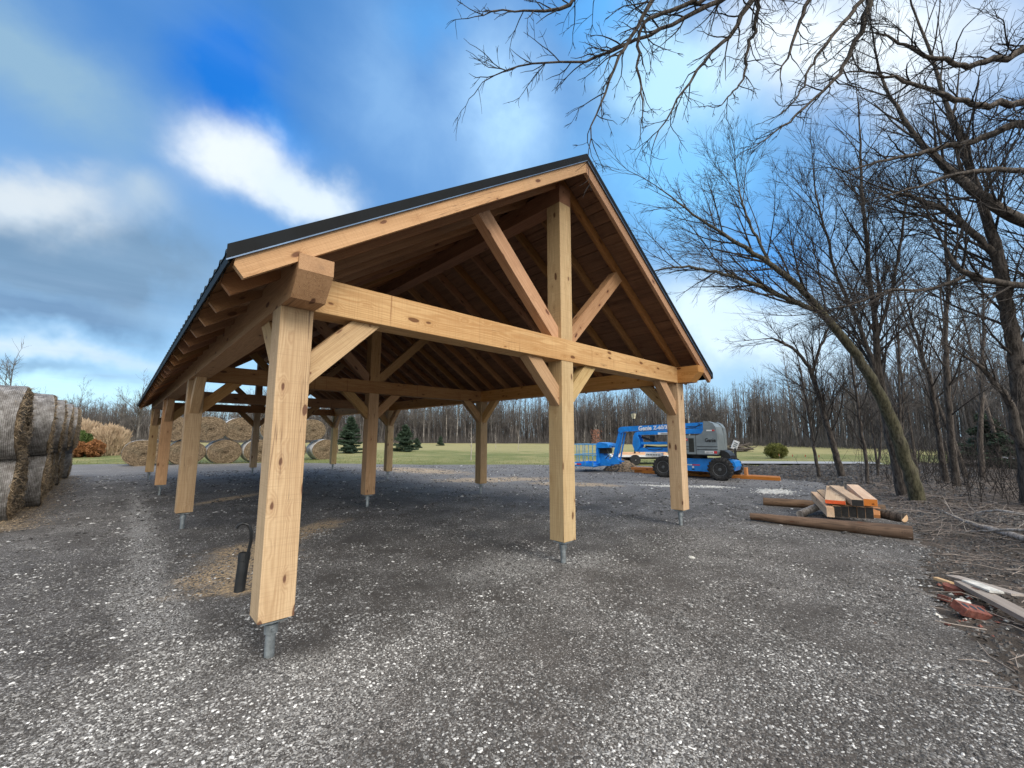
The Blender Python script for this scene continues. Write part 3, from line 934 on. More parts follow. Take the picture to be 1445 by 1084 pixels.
for sgn in (-1, 1):
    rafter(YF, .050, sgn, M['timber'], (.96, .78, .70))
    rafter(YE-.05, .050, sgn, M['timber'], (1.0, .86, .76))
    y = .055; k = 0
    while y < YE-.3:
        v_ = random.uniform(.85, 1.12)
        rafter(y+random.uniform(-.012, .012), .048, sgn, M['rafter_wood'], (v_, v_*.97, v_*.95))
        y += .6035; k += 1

# roof deck boards (seen from below), one mesh per slope
TOPV = .178
for sgn in (-1, 1):
    b = MB()
    s0 = -.052-.318
    xw = s0; cs = math.cos(math.atan(SL))
    while xw < XC-.03:
        bw = random.choice((.145, .16, .19, .21))*cs
        x1 = min(xw+bw, XC-.004)
        y = YF+.004
        while y < YE-.01:
            L = min(random.uniform(1.6, 4.6), YE-.004-y)
            if YE-y-L < .5: L = YE-.004-y
            g_ = random.uniform(.006, .026); dz = random.uniform(0.001, .012); tk = .022
            xa, xb = xw+.001, x1-g_*.6
            za, zb = 2.625+SL*(xa+.318)+TOPV+dz, 2.625+SL*(xb+.318)+TOPV+dz+random.uniform(0, .006)
            fx = (lambda q: q) if sgn < 0 else (lambda q: 2*XC-q)
            o = random.uniform(0, 60)
            vs = []; gs = []
            for yy in (y, y+L-.004):
                for (px, pz) in ((xa, za), (xb, zb), (xb, zb+tk), (xa, za+tk)):
                    vs.append((fx(px), yy, pz)); gs.append((yy+o, px+o*.37, pz-za+o*.11))
            b.add(vs, [(0, 1, 2, 3), (7, 6, 5, 4), (0, 4, 5, 1), (1, 5, 6, 2), (2, 6, 7, 3), (3, 7, 4, 0)], gs)
            y += L
        xw = x1
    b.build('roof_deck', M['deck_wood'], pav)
    # ribbed metal sheet above the deck
    z_off = TOPV+.045; ridge_x = XC; eave_x = s0-.050
    ysx = [YF-.012]; hs = [0]
    y = YF+.03
    while y < YE:
        for dy, h_ in ((0, 0), (.018, .028), (.045, .028), (.063, 0)):
            ysx.append(min(y+dy, YE+.01)); hs.append(h_)
        y += .229
    ysx.append(YE+.012); hs.append(0)
    A = []; 
    for yy, hh in zip(ysx, hs):
        for px in (eave_x, ridge_x):
            X = px if sgn < 0 else 2*XC-px
            A.append((X, yy, 2.625+SL*(px+.318)+z_off+hh))
    n = len(ysx)
    lo = [(v[0], v[1], v[2]-.010) for v in A]
    b = MB()
    fs = [(2*k, 2*k+1, 2*k+3, 2*k+2) for k in range(n-1)]+[(2*k+2*n, 2*k+2+2*n, 2*k+3+2*n, 2*k+1+2*n) for k in range(n-1)]
    fs += [(2*k, 2*k+2, 2*k+2+2*n, 2*k+2*n) for k in range(n-1)]
    b.add(A+lo, fs)
    b.build('metal_roof', M['roof_metal'], pav)
    # gable trim: dark flashing with a pale lower hem, front and back
    for (ya, yb) in ((YF-.022, YF-.014), (YE+.014, YE+.022)):
        b = MB()
        q = [(eave_x-.004, .0), (XC, .0), (XC, .098), (eave_x-.004, .098)]
        pts = [((px if sgn < 0 else 2*XC-px), 2.625+SL*(px+.318)+TOPV-.012+h) for px, h in q]
        b.prism(pts, 'y', ya, yb)
        t = b.build('gable_trim', M['dark_trim'], pav)
        b = MB()
        q = [(eave_x-.004, -.010), (XC, -.010), (XC, .0), (eave_x-.004, .0)]
        pts = [((px if sgn < 0 else 2*XC-px), 2.625+SL*(px+.318)+TOPV-.013+h) for px, h in q]
        b.prism(pts, 'y', ya-.003, yb)
        b.build('hem', M['trim_edge'], t)
    # eave trim
    b = MB()
    X0 = eave_x+.012; zz_ = 2.625+SL*(X0+.318)+TOPV
    xa, xb = (X0-.006, X0+.002) if sgn < 0 else (2*XC-X0-.002, 2*XC-X0+.006)
    b.box(xa, xb, YF-.012, YE+.012, zz_-.045, zz_+.033)
    b.build('eave_trim', M['dark_trim'], pav)
# ridge cap
b = MB()
zr = 2.625+SL*(XC+.318)+TOPV+.075
b.prism([(XC-.16, zr-.16*SL), (XC, zr), (XC+.16, zr-.16*SL), (XC+.16, zr-.16*SL+.008), (XC, zr+.010), (XC-.16, zr-.16*SL+.008)], 'y', YF-.02, YE+.02)
b.build('ridge_cap', M['roof_metal'], pav)


# ------------------------------------------------------------------ hay bales
def make_bale(seed, name='hay_bale', Lx=1.25, ry=.90, rz=.72):
    g = np.random.default_rng(seed)
    root = empty(name, (0, 0, 0))
    NA, NR = 72, 14
    ph = g.uniform(0, 6.28, 8)
    def rad(a):
        return 1+.018*np.sin(3*a+ph[0])+.012*np.sin(5*a+ph[1])+.02*np.sin(2*a+ph[2])
    a = np.linspace(0, 2*np.pi, NA, endpoint=False)
    def P(r, a, x):
        return np.stack([x+0*a, r*ry*rad(a)*np.cos(a), r*rz*rad(a)*np.sin(a)-.0], -1)
    V = []; ridx = []
    # face +x, then across, then face -x ; flattened where it rests
    prof = []
    for k in range(NR+1):
        r = k/NR
        prof.append((r*.99, Lx/2*(1-.05*r**6), 1))
    for k in range(1, 6): prof.append((.992, Lx/2-.03-(Lx-.06)*k/6, 0))
    for k in range(NR, -1, -1):
        r = k/NR
        prof.append((r*.99, -Lx/2*(1-.05*r**6), -1))
    for (r, x, fc) in prof:
        p = P(max(r, .004), a, x)
        if fc: p[:, 0] += fc*g.normal(0, .016, NA)+fc*.03*np.sin(r*9+ph[3])*np.sin(a*2+ph[4])
        else: p += g.normal(0, .006, p.shape)
        V.append(p)
    V = np.concatenate(V); n = len(prof)
    V[:, 2] = np.maximum(V[:, 2], -rz*.93)
    i = (np.arange(n-1)[:, None]*NA+np.arange(NA)[None]).ravel()
    j = (np.arange(n-1)[:, None]*NA+(np.arange(NA)[None]+1) % NA).ravel()
    F = np.stack([i, j, j+NA, i+NA], 1)
    V = V+np.array([0, 0, rz*.93])
    me = np_mesh('hay', V, F, smooth=True)
    # put origin at centre for the spiral pattern: shift mesh down and object up
    co = V-np.array([0, 0, rz*.93]); me.vertices.foreach_set('co', co.astype(np.float32).ravel())
    h = link('hay', me, M['hay'], root, (0, 0, rz*.93))
    # wrap
    prof = [(1.006, Lx/2-.035), (1.010, Lx/2-.07), (1.012, Lx/4), (1.008, 0), (1.012, -Lx/4), (1.010, -Lx/2+.07), (1.006, -Lx/2+.035)]
    V = []
    for (r, x) in prof:
        p = P(r, a, x); p += g.normal(0, .0035, p.shape); p[:, 0] += .018*np.sin(3*a+ph[5]); V.append(p)
    V = np.concatenate(V); V[:, 2] = np.maximum(V[:, 2], -rz*.925); n = len(prof)
    i = (np.arange(n-1)[:, None]*NA+np.arange(NA)[None]).ravel(); j = (np.arange(n-1)[:, None]*NA+(np.arange(NA)[None]+1) % NA).ravel()
    F = np.stack([i, j, j+NA, i+NA], 1)
    me = np_mesh('net_wrap', V, F, smooth=True)
    link('net_wrap', me, M['wrap'], root, (0, 0, rz*.93))
    # straw ends sticking out of the faces and the rims
    N = 5200
    fc = np.where(g.uniform(0, 1, N) < .5, 1, -1)
    r = np.sqrt(g.uniform(0, 1, N)); aa = g.uniform(0, 6.28, N)
    rim = g.uniform(0, 1, N) < .35
    r = np.where(rim, g.uniform(.93, 1.0, N), r)
    base = np.stack([fc*(Lx/2*(1-.05*r**6)-.01), r*ry*np.cos(aa)*.985, r*rz*np.sin(aa)*.985], 1)
    tang = np.stack([fc*g.uniform(.1, .9, N), -np.sin(aa)*1.0, np.cos(aa)*.8], 1)*np.where(g.uniform(0, 1, N) < .5, 1, -1)[:, None]
    tang[:, 0] = fc*np.abs(g.normal(.25, .2, N)); tang += g.normal(0, .3, (N, 3)); tang /= np.linalg.norm(tang, axis=1)[:, None]
    Ls = g.uniform(.04, .13, N)[:, None]
    sd_ = np.cross(tang, g.normal(0, 1, (N, 3))); sd_ /= np.linalg.norm(sd_, axis=1)[:, None]
    wd = g.uniform(.002, .0045, N)[:, None]
    V = np.stack([base-sd_*wd, base+sd_*wd, base+tang*Ls+sd_*wd*.4, base+tang*Ls-sd_*wd*.4], 1).reshape(-1, 3)
    V[:, 2] = np.maximum(V[:, 2], -rz*.925)
    F = np.arange(4*N).reshape(-1, 4)
    me = np_mesh('loose_straw', V, F, attrs={'tone': np.repeat(g.uniform(0, 1, N), 4)})
    link('loose_straw', me, M['straw'], root, (0, 0, rz*.93))
    return root


protos = [make_bale(s) for s in (11, 12, 13)]
used = [False]*3


def place_bale(x, y, z, rz, label, group, tilt=0, k=None, sc=1.0):
    k = random.randrange(3) if k is None else k
    if not used[k]: o = protos[k]; used[k] = True
    else: o = copy_tree(protos[k])
    o.location = (x, y, z); o.rotation_euler = (0, 0, rz)
    o.scale = (1, sc, sc)
    setp(o, label, 'hay bale', group)
    return o


def pale_wrap(o):
    for c in o.children:
        if c.name.startswith('net_wrap'):
            c.material_slots[0].link = 'OBJECT'; c.material_slots[0].material = M['wrap_pale']


ORD = ['nearest', 'second', 'third', 'fourth', 'fifth', 'farthest']
BW, TW = 1.25/2, 0
for i, (y, xf) in enumerate([(9.35, -2.17), (11.3, -2.0), (13.2, -2.08), (15.1, -2.12), (17.0, -2.12), (19.9, -2.10)]):
    place_bale(xf-BW, y, .0, R((1, 5, 4, 3, 3, 6)[i]), '%s net wrapped round hay bale on the ground in the left stack beside the gravel' % ORD[i], 'hay bales stacked at the left edge', k=i % 3)
for i, (y, xf) in enumerate([(8.95, -2.16), (11.0, -1.98), (12.9, -1.93), (14.8, -1.90), (16.8, -1.87), (18.7, -1.92)]):
    place_bale(xf-BW, y, 1.17, R((1, 6, 5, 4, 3, 3)[i]), '%s net wrapped round hay bale on the upper row of the left stack' % ORD[i], 'hay bales stacked at the left edge', k=(i+1) % 3)
lab = ['leftmost', 'second from left', 'third from left', 'fourth from left', 'fifth from left', 'rightmost']
for i, x in enumerate([.25, 2.10, 3.92, 5.75, 7.62, 9.80]):
    ob_ = place_bale(x, 27.5+random.uniform(-.1, .1), 0, R(-90+random.uniform(-5, 5)), '%s round hay bale in the bottom row of the pyramid behind the pavilion' % lab[i], 'hay bales piled behind the pavilion', k=i % 3)
    pale_wrap(ob_)
lab = ['leftmost', 'second from left', 'middle', 'fourth from left', 'rightmost']
for i, x in enumerate([1.30, 3.05, 4.72, 6.65, 8.85]):
    ob_ = place_bale(x, 27.5+random.uniform(-.1, .1), 1.36, R(-90+random.uniform(-5, 5)), '%s round hay bale in the top row of the pyramid behind the pavilion' % lab[i], 'hay bales piled behind the pavilion', k=(i+2) % 3, sc=1.02)
    pale_wrap(ob_)
# spilled straw at the foot of the left stack
g = np.random.default_rng(31); N = 9000
x = -2.1+np.abs(g.normal(0, .28, N))*1.0-.15; y = g.uniform(7.5, 21, N)
aa = g.uniform(0, 6.28, N); L = g.uniform(.03, .10, N); wd = .003
dx, dy = np.cos(aa)*L, np.sin(aa)*L; nx_, ny_ = -np.sin(aa)*wd, np.cos(aa)*wd
z = g.uniform(.012, .04, N); z2 = z+g.uniform(-.008, .02, N)
V = np.stack([np.stack([x-nx_, y-ny_, z], 1), np.stack([x+nx_, y+ny_, z], 1), np.stack([x+dx+nx_, y+dy+ny_, z2], 1), np.stack([x+dx-nx_, y+dy-ny_, z2], 1)], 1).reshape(-1, 3)
me = np_mesh('spilled_straw', V, np.arange(4*N).reshape(-1, 4), attrs={'tone': np.repeat(g.uniform(0, 1, N), 4)})
setp(link('spilled_straw', me, M['straw']), 'loose straw spilled along the foot of the left bale stack', 'straw', kind='stuff')

# ------------------------------------------------------------------ boom lift
LR = math.atan2(-.990, .143)
lift = empty('boom_lift', (15.13, 4.8, 0), LR, 'blue articulated boom lift with grey engine hood parked beyond the right corner post', 'boom lift')


def LB(name, mat, fn, parent=lift, smooth=False):
    bb = MB(); fn(bb); return bb.build(name, mat, parent, smooth=smooth)


def text_mesh(name, body, size, mat, parent, loc, rot, extrude=.002, sx=1.0, shear=0):
    cu = bpy.data.curves.new(name, 'FONT'); cu.body = body; cu.size = size; cu.extrude = extrude; cu.offset = size*.03; cu.shear = shear; cu.resolution_u = 3
    tmp = bpy.data.objects.new('tmp', cu); COL.objects.link(tmp)
    dg = bpy.context.evaluated_depsgraph_get()
    me = bpy.data.meshes.new_from_object(tmp.evaluated_get(dg))
    bpy.data.objects.remove(tmp)
    me.name = name; me.materials.clear()
    o = link(name, me, mat, parent, loc); o.rotation_euler = rot; o.scale = (sx, 1, 1)
    return o


FACE = (R(90), 0, 0)
# chassis
ch = LB('chassis', M['blue_paint'], lambda q: (q.prism([(-.20, .42), (.15, .30), (2.35, .27), (2.62, .34), (2.68, .50), (2.62, .70), (2.20, .77), (.3, .77), (-.1, .66)], 'y', .42, 1.50)))
LB('axle', M['black_metal'], lambda q: (q.box(.04, .22, .25, 1.68, .32, .46), q.box(2.12, 2.30, .25, 1.68, .32, .46)))


def wheel(cx, y0, y1, front):
    wx = empty('wheel', (cx, (y0+y1)/2, .415)); wx.parent = lift
    hw = (y1-y0)/2
    bb = MB()
    prof = [(.235, -hw*.80), (.30, -hw), (.375, -hw*.96), (.405, -hw*.70), (.408, 0), (.405, hw*.70), (.375, hw*.96), (.30, hw), (.235, hw*.80)]
    bb.lathe(prof, 'y', (0, 0, 0), 48)
    for k in range(20):
        a = 2*math.pi*k/20
        for s_, o in ((-1, 0), (1, .5)):
            a2 = a+o*2*math.pi/20
            c_, n_ = math.cos(a2), math.sin(a2); c3, n3 = math.cos(a2+.16), math.sin(a2+.16)
            bb.beam((.418*c_, s_*hw*.92, .418*n_), (.418*c3, s_*.01, .418*n3), .045, .035, up=(c_, 0, n_))
            bb.beam((.395*c_, s_*hw*.97, .395*n_), (.31*c_, s_*hw*1.0, .31*n_), .05, .02, up=(0, 1, 0))
    bb.build('tyre', M['tyre_rubber'], wx)
    bb = MB(); sgn = -1
    bb.lathe([(.245, hw*.82), (.245, -hw*.80), (.232, -hw*.88), (.222, -hw*.84), (.205, -hw*.45), (.12, -hw*.40), (.10, -hw*.62), (.055, -hw*.66), (.055, -hw*.86), (.0, -hw*.86)], 'y', (0, 0, 0), 32)
    bb.build('rim', M['rim_grey'], wx, smooth=True)
    bb = MB()
    for k in range(9):
        a = 2*math.pi*k/9; bb.lathe([(.012, -hw*.40), (.012, -hw*.52)], 'y', (.155*math.cos(a), 0, .155*math.sin(a)), 6)
    bb.build('wheel_nuts', M['galvanised'], wx)


for cx in (.13, 2.21):
    wheel(cx, -.02, .33, 1); wheel(cx, 1.60, 1.95, 0)
# turntable and grey hoods
LB('turntable', M['black_metal'], lambda q: (q.lathe([(.42, .775), (.42, .88)], 'z', (1.15, .96, 0), 28), q.box(.25, 2.15, .35, 1.6, .885, .94)))
hood = LB('engine_hood', M['grey_hood'], lambda q: q.prism([(.30, .945), (2.10, .945), (2.15, 1.05), (2.16, 1.72), (2.12, 1.98), (2.03, 2.13), (1.88, 2.20), (1.69, 2.215), (1.68, 1.86), (1.60, 1.73), (1.42, 1.67), (.30, 1.67)], 'y', .12, .55))
hood2 = LB('engine_hood', M['grey_hood'], lambda q: q.prism([(.30, .945), (2.10, .945), (2.15, 1.05), (2.16, 1.72), (2.12, 1.98), (2.03, 2.13), (1.88, 2.20), (1.69, 2.215), (1.68, 1.86), (1.60, 1.73), (1.42, 1.67), (.30, 1.67)], 'y', 1.35, 1.78))
LB('counterweight', M['grey_hood'], lambda q: q.prism([(1.72, .95), (2.12, .95), (2.155, 1.05), (2.14, 1.70), (2.08, 2.0), (1.95, 2.14), (1.74, 2.17)], 'y', .551, 1.349))
for z0, z1 in ((1.235, 1.275), (1.125, 1.165)):
    LB('hood_groove', M['black_metal'], lambda q: (q.box(1.43, 2.155, .113, .121, z0, z0+.022), q.box(.72, 1.12, .113, .121, z0, z0+.022)), hood)
LB('door_seam', M['black_metal'], lambda q: q.box(1.385, 1.40, .113, .121, .95, 1.665), hood)
LB('control_window', M['window_dark'], lambda q: q.box(1.13, 1.32, .110, .121, 1.03, 1.56), hood)
LB('engine_cover', M['black_metal'], lambda q: q.prism([(2.165, .80), (2.48, .80), (2.50, .90), (2.42, 1.02), (2.30, 1.09), (2.165, 1.11)], 'y', .5, 1.4))
# booms
BY0, BY1 = .78, 1.08
LB('main_boom', M['blue_paint'], lambda q: (q.prism([(-2.10, 1.86), (-2.06, 1.99), (-1.98, 2.045), (-1.85, 2.06), (1.62, 2.195), (1.62, 1.97), (-1.20, 1.865), (-1.85, 1.84), (-1.95, 1.78)], 'y', BY0, BY1)))
LB('boom_cap', M['black_metal'], lambda q: q.box(1.625, 1.67, BY0+.02, BY1-.02, 1.99, 2.17))
LB('secondary_boom', M['blue_paint'], lambda q: (q.prism([(-1.22, 1.69), (-1.22, 1.835), (1.55, 1.955), (1.67, 1.93), (1.67, 1.80), (1.60, 1.745)], 'y', BY0-.02, BY1+.02)))
LB('upper_link', M['blue_paint'], lambda q: q.prism([(-1.10, 1.28), (-1.10, 1.385), (.75, 1.42), (.75, 1.31)], 'y', BY0, BY1))
LB('lower_link', M['blue_paint'], lambda q: q.prism([(-1.28, .97), (-1.05, 1.15), (.75, 1.17), (.75, 1.0), (-1.1, .955)], 'y', BY0-.02, BY1+.02))
LB('knuckle', M['blue_paint'], lambda q: (q.prism([(-1.27, 1.80), (-1.36, 1.62), (-1.40, 1.25), (-1.30, .98), (-1.22, .97), (-1.05, 1.22), (-1.08, 1.48), (-1.18, 1.72), (-1.18, 1.80)], 'y', BY0-.07, BY0-.025), q.prism([(-1.27, 1.80), (-1.36, 1.62), (-1.40, 1.25), (-1.30, .98), (-1.22, .97), (-1.05, 1.22), (-1.08, 1.48), (-1.18, 1.72), (-1.18, 1.80)], 'y', BY1+.025, BY1+.07)))
LB('lift_cylinder', M['black_metal'], lambda q: (q.tube([(-1.05, .93, 1.60), (-.62, .93, 1.46), (-.4, .93, 1.40)], .05, 10), q.tube([(-.9, .93, 1.20), (-.35, .93, 1.16), (.4, .93, 1.2)], .045, 10), q.box(-.66, -.52, .83, 1.03, 1.42, 1.66), q.box(-.60, -.46, .86, 1.0, .80, .955)))
LB('hydraulic_hose', M['black_plastic'], lambda q: (q.tube([(-.95, .76, 1.22), (-.7, .75, 1.08), (-.4, .75, 1.06), (-.1, .75, 1.12)], .014, 6), q.tube([(.5, .77, 1.93), (.9, .76, 1.96), (1.25, .76, 2.0), (1.42, .76, 2.13), (1.35, .76, 2.15)], .010, 6), q.tube([(.9, .765, 2.03), (1.3, .76, 2.04), (1.5, .76, 2.11)], .010, 6)))
# jib
LB('jib_arm', M['blue_paint'], lambda q: q.beam((-1.99, .93, 1.93), (-2.36, .93, .62), .15, .16, up=(1, 0, .3)))
LB('jib_rod', M['blue_paint'], lambda q: (q.beam((-1.80, .93, 1.80), (-2.10, .93, .52), .045, .055, up=(1, 0, .3)), q.beam((-1.86, .82, 1.83), (-2.2, .82, .55), .03, .035, up=(1, 0, .3)), q.box(-2.16, -1.93, .86, 1.0, .49, .54)))
LB('jib_cylinder', M['galvanised'], lambda q: q.tube([(-1.90, .93, 1.72), (-2.12, .93, .85)], .022, 8))
LB('jib_pivot', M['blue_paint'], lambda q: (q.prism([(-2.56, .36), (-2.10, .40), (-2.08, .55), (-2.28, .72), (-2.42, .70), (-2.62, .50)], 'y', .78, 1.08)))
LB('hose_loop', M['black_plastic'], lambda q: (q.tube([(-2.55+.0, .86, .38)]+[(-2.32+.20*math.cos(a), .86, .27+.20*math.sin(a)) for a in np.linspace(math.pi*.9, math.pi*2.1, 12)]+[(-2.12, .86, .5)], .020, 8)))
# platform basket
bask = LB('platform', M['blue_paint'], lambda q: (q.box(-4.16, -3.05, .10, 1.80, .27, .31), q.box(-4.17, -4.13, .09, 1.81, .27, .42), q.box(-4.13, -3.05, .09, .115, .31, .42), q.box(-4.13, -3.05, 1.785, 1.81, .31, .42), q.beam((-3.4, .93, .25), (-2.5, .93, .42), .30, .12)))


def rails(q):
    r = .019
    for y in (.10, 1.80):
        for z in (.78, 1.26):
            q.tube([(-4.15, y, z), (-3.02, y, z)], r, 6)
        for x in (-4.15, -3.72, -3.42, -3.03):
            q.tube([(x, y, .3), (x, y, 1.26)], r, 6)
    for z in (.78, 1.26):
        for x in (-4.15, -3.02):
            q.tube([(x, .10, z), (x, 1.80, z)], r, 6)
    for y in (.65, 1.25): q.tube([(-4.15, y, .3), (-4.15, y, 1.26)], r, 6)


LB('guard_rail', M['pale_blue_metal'], rails, bask)
con = LB('control_console', M['blue_paint'], lambda q: (q.prism([(-3.02, 1.20), (-3.00, 1.32), (-2.90, 1.36), (-2.48, 1.31), (-2.44, 1.20), (-2.46, 1.12), (-3.0, 1.10)], 'y', .45, 1.35), q.box(-3.06, -2.96, .5, 1.3, .42, 1.12)), bask)
LB('rotator', M['blue_paint'], lambda q: (q.prism([(-3.0, .30), (-2.50, .30), (-2.52, .50), (-2.72, .60), (-2.80, .86), (-2.94, .95), (-3.0, .9)], 'y', .70, 1.16), q.tube([(-2.95, .93, .9), (-2.6, .93, .5)], .04, 8)), bask)
LB('console_bracket', M['black_metal'], lambda q: (q.box(-2.94, -2.62, .62, 1.24, .86, 1.10), q.tube([(-2.62, .7, 1.0), (-2.5, .7, .8), (-2.7, .7, .62)], .02, 6), q.tube([(-2.44, .6, 1.22), (-2.30, .6, 1.2), (-2.28, .6, 1.02), (-2.38, .6, .98)], .012, 6)), bask)
# writing and stickers
text_mesh('lettering', 'Genie', .27, M['white_vinyl'], lift, (-1.14, BY0-.006, 1.885), (R(90), R(-2.2), 0), sx=.90, shear=.08)
text_mesh('lettering', 'Z-60/34', .215, M['white_vinyl'], lift, (-.47, BY0-.006, 1.925), (R(90), R(-2.2), 0), sx=1.0)
text_mesh('lettering', 'Genie', .20, M['black_metal'], lift, (1.72, .114, 1.42), FACE, extrude=.001, sx=.8)


def sticker(x0, x1, z0, z1, y, parent=lift, col='white_vinyl', tilt=0):
    return LB('sticker', M[col], lambda q: q.beam((x0, y, (z0+z1)/2), (x1, y, (z0+z1)/2+tilt), .006, z1-z0), parent)


sticker(-.28, .55, 1.705, 1.79, BY0-.026, tilt=.02)
for k in range(7): sticker(-.16+k*.045, -.135+k*.045, 1.73, 1.765, BY0-.031, col='black_metal')
sticker(.80, 1.09, 1.46, 1.55, .113, col='red_vinyl'); text_mesh('sticker_text', 'SUNBELT', .055, M['white_vinyl'], lift, (.84, .108, 1.485), FACE) if False else None
for k in range(4): sticker(.93+k*.035, .955+k*.035, 1.49, 1.52, .108)
sticker(1.80, 1.99, 1.83, 1.88, .113); sticker(1.99, 2.08, 1.83, 1.88, .113, col='red_vinyl')
sticker(1.70, 2.02, .99, 1.08, .113); sticker(2.02, 2.13, .99, 1.08, .113, col='red_vinyl')
for k in range(6): sticker(1.735+k*.045, 1.76+k*.045, 1.02, 1.05, .108, col='black_metal')
sticker(-.80, -.12, .79, .93, .64); sticker(-.78, -.14, .80, .92, .634, col='white_vinyl')
LB('tool_box', M['white_vinyl'], lambda q: q.box(-.82, -.10, .66, .80, .775, .95))
for k in range(9): sticker(-.76+k*.068, -.72+k*.068, .83, .885, .632, col='black_metal')
sticker(.85, 1.12, .50, .545, .414); sticker(1.14, 1.42, .50, .545, .414, col='red_vinyl')
for k in range(5): sticker(.89+k*.04, .91+k*.04, .513, .532, .409, col='black_metal')
sticker(1.13, 1.20, .40, .47, .414); sticker(1.12, 1.21, .33, .37, .414, col='black_metal')
sticker(-4.1, -3.85, .33, .40, .084); sticker(-3.85, -3.62, .33, .40, .084, col='red_vinyl')
sticker(2.34, 2.45, .68, .72, .416)

# timbers stacked beyond the lift
ST0 = Vector((16.25, 6.5, 0)); ST1 = Vector((17.15, 1.12, 0)); dST = (ST1-ST0).normalized(); nST = Vector((-dST.y, dST.x, 0))
if nST.x < 0: nST = -nST
spec = [(0, 0, 0.3, 6.15, 'bottom orange beam at the front of the stack beyond the boom lift'), (.24, 0, -.15, 4.3, 'lower orange beam lying behind the front one beyond the boom lift'), (.48, 0, 0, 5.4, 'rearmost orange beam on the ground beyond the boom lift'),
        (.12, .125, -.25, 3.9, 'pale orange beam resting on top of the stack beyond the boom lift'), (.36, .125, .1, 3.0, 'short rear orange beam on top of the stack beyond the boom lift')]
for (o, z, s0, L, lb) in spec:
    b = MB(); p = ST0+dST*max(s0, -.4)+nST*o; q = p+dST*min(L, (ST1-ST0).length-s0+.0)
    b.beam((0, 0, .062), (q-p), .22, .118, bev=.003) if False else b.beam(Vector((0, 0, .062)), (q-p)+Vector((0, 0, .062)), .22, .118, bev=.003)
    ob = b.build('beam', M['orange_timber']); ob.location = (p.x, p.y, z+.006+.0); setp(ob, lb, 'beam', 'orange beams stacked beyond the boom lift')
b = MB(); b.beam((0, 0, 0), (0, 0, .42), .16, .10); ob = b.build('timber_block', M['orange_timber']); ob.location = (16.95+.30, 1.95+.35, .0); setp(ob, 'short upright timber block standing behind the right end of the orange beams', 'block')


# mound of soil and sawdust
def mound(name, cx, cy, rx, ry, h, mat, label, cat, seed):
    g = np.random.default_rng(seed); n = 46
    u = np.linspace(-1, 1, n); A, B = np.meshgrid(u, u)
    r = np.sqrt(A**2+B**2)
    Z = h*np.clip(1-r**1.4, 0, 1)*(1+.25*bumps(A*3+seed, B*3, 1.3))+g.normal(0, .012, A.shape)*(r < .95)
    Z = np.where(r >= .99, -.05, Z)
    V = np.stack([A.ravel()*rx, B.ravel()*ry, Z.ravel()], 1)
    i = (np.arange(n-1)[:, None]*n+np.arange(n-1)[None]).ravel()
    me = np_mesh(name, V, np.stack([i, i+1, i+n+1, i+n], 1), smooth=False)
    o = link(name, me, mat, None, (cx, cy, 0)); return setp(o, label, cat)


M['mound'] = simple('mound', (.20, .15, .10), .95, 0, .4, 9, .8)
mound('soil_mound', 17.0, 7.7, 1.0, .9, .56, M['mound'], 'low brown mound of soil and sawdust behind the lift basket', 'mound', 5)
g = np.random.default_rng(9); N = 1500
x = np.concatenate([g.normal(13.4, .32, N//2), g.uniform(12.0, 13.6, N//2)]); y = np.concatenate([g.normal(.35, .22, N//2), g.normal(0, .10, N//2)])
y[N//2:] = y[N//2:]*2.2+3.0-(x[N//2:]-12.5)*1.2+.12*np.sin(x[N//2:]*9)
s = g.uniform(.008, .032, N); base = np.array([[1, 0, 0], [0, 1, 0], [-1, 0, 0], [0, -1, 0], [0, 0, .7], [0, 0, -.5]])
F0 = np.array([[0, 1, 4], [1, 2, 4], [2, 3, 4], [3, 0, 4], [1, 0, 5], [2, 1, 5], [3, 2, 5], [0, 3, 5]])
V = base[None]*g.uniform(.6, 1.4, (N, 6, 1))*s[:, None, None]; V = V+np.stack([x, y, .012+0*x], 1)[:, None]
setp(link('limestone_spill', np_mesh('limestone_spill', V.reshape(-1, 3), (F0[None]+(np.arange(N)*6)[:, None, None]).reshape(-1, 3)), M['white_stone']), 'white crushed limestone spilled on the gravel before the logs', 'limestone', kind='stuff')

# ------------------------------------------------------------------ flatbed trailer with boards, behind the lift
tr_dir = math.atan2(8.0-10.06, 22.14-19.91)
tr = empty('flatbed_trailer', (20.2, 9.95, 0), tr_dir, 'white edged flatbed trailer carrying boards behind the boom lift', 'trailer')
LB('bed', M['white_vinyl'], lambda q: (q.box(-.4, 3.6, 0, 1.9, .46, .56),), tr)
LB('frame', M['black_metal'], lambda q: (q.box(-.3, 3.5, .2, .32, .34, .455), q.box(-.3, 3.5, 1.6, 1.72, .34, .455), q.tube([(3.5, .26, .40), (4.6, .95, .40), (3.5, 1.66, .40)], .04, 6), q.box(.2, .3, 0.1, 1.8, .36, .455), q.box(2.6, 2.7, .1, 1.8, .36, .455)), tr)
for y in (-.12, 1.9):
    for x in (.95,):
        wq = LB('wheel', M['tyre_rubber'], lambda q: q.lathe([(.14, -.08), (.27, -.09), (.30, -.05), (.30, .05), (.27, .09), (.14, .08)], 'y', (x, y, .30), 28), tr, True)
        LB('rim', M['white_vinyl'], lambda q: q.lathe([(.145, -.07), (.13, -.06), (.05, -.05), (.03, -.08), (0, -.08)], 'y', (x, y, .30), 20), wq, True)
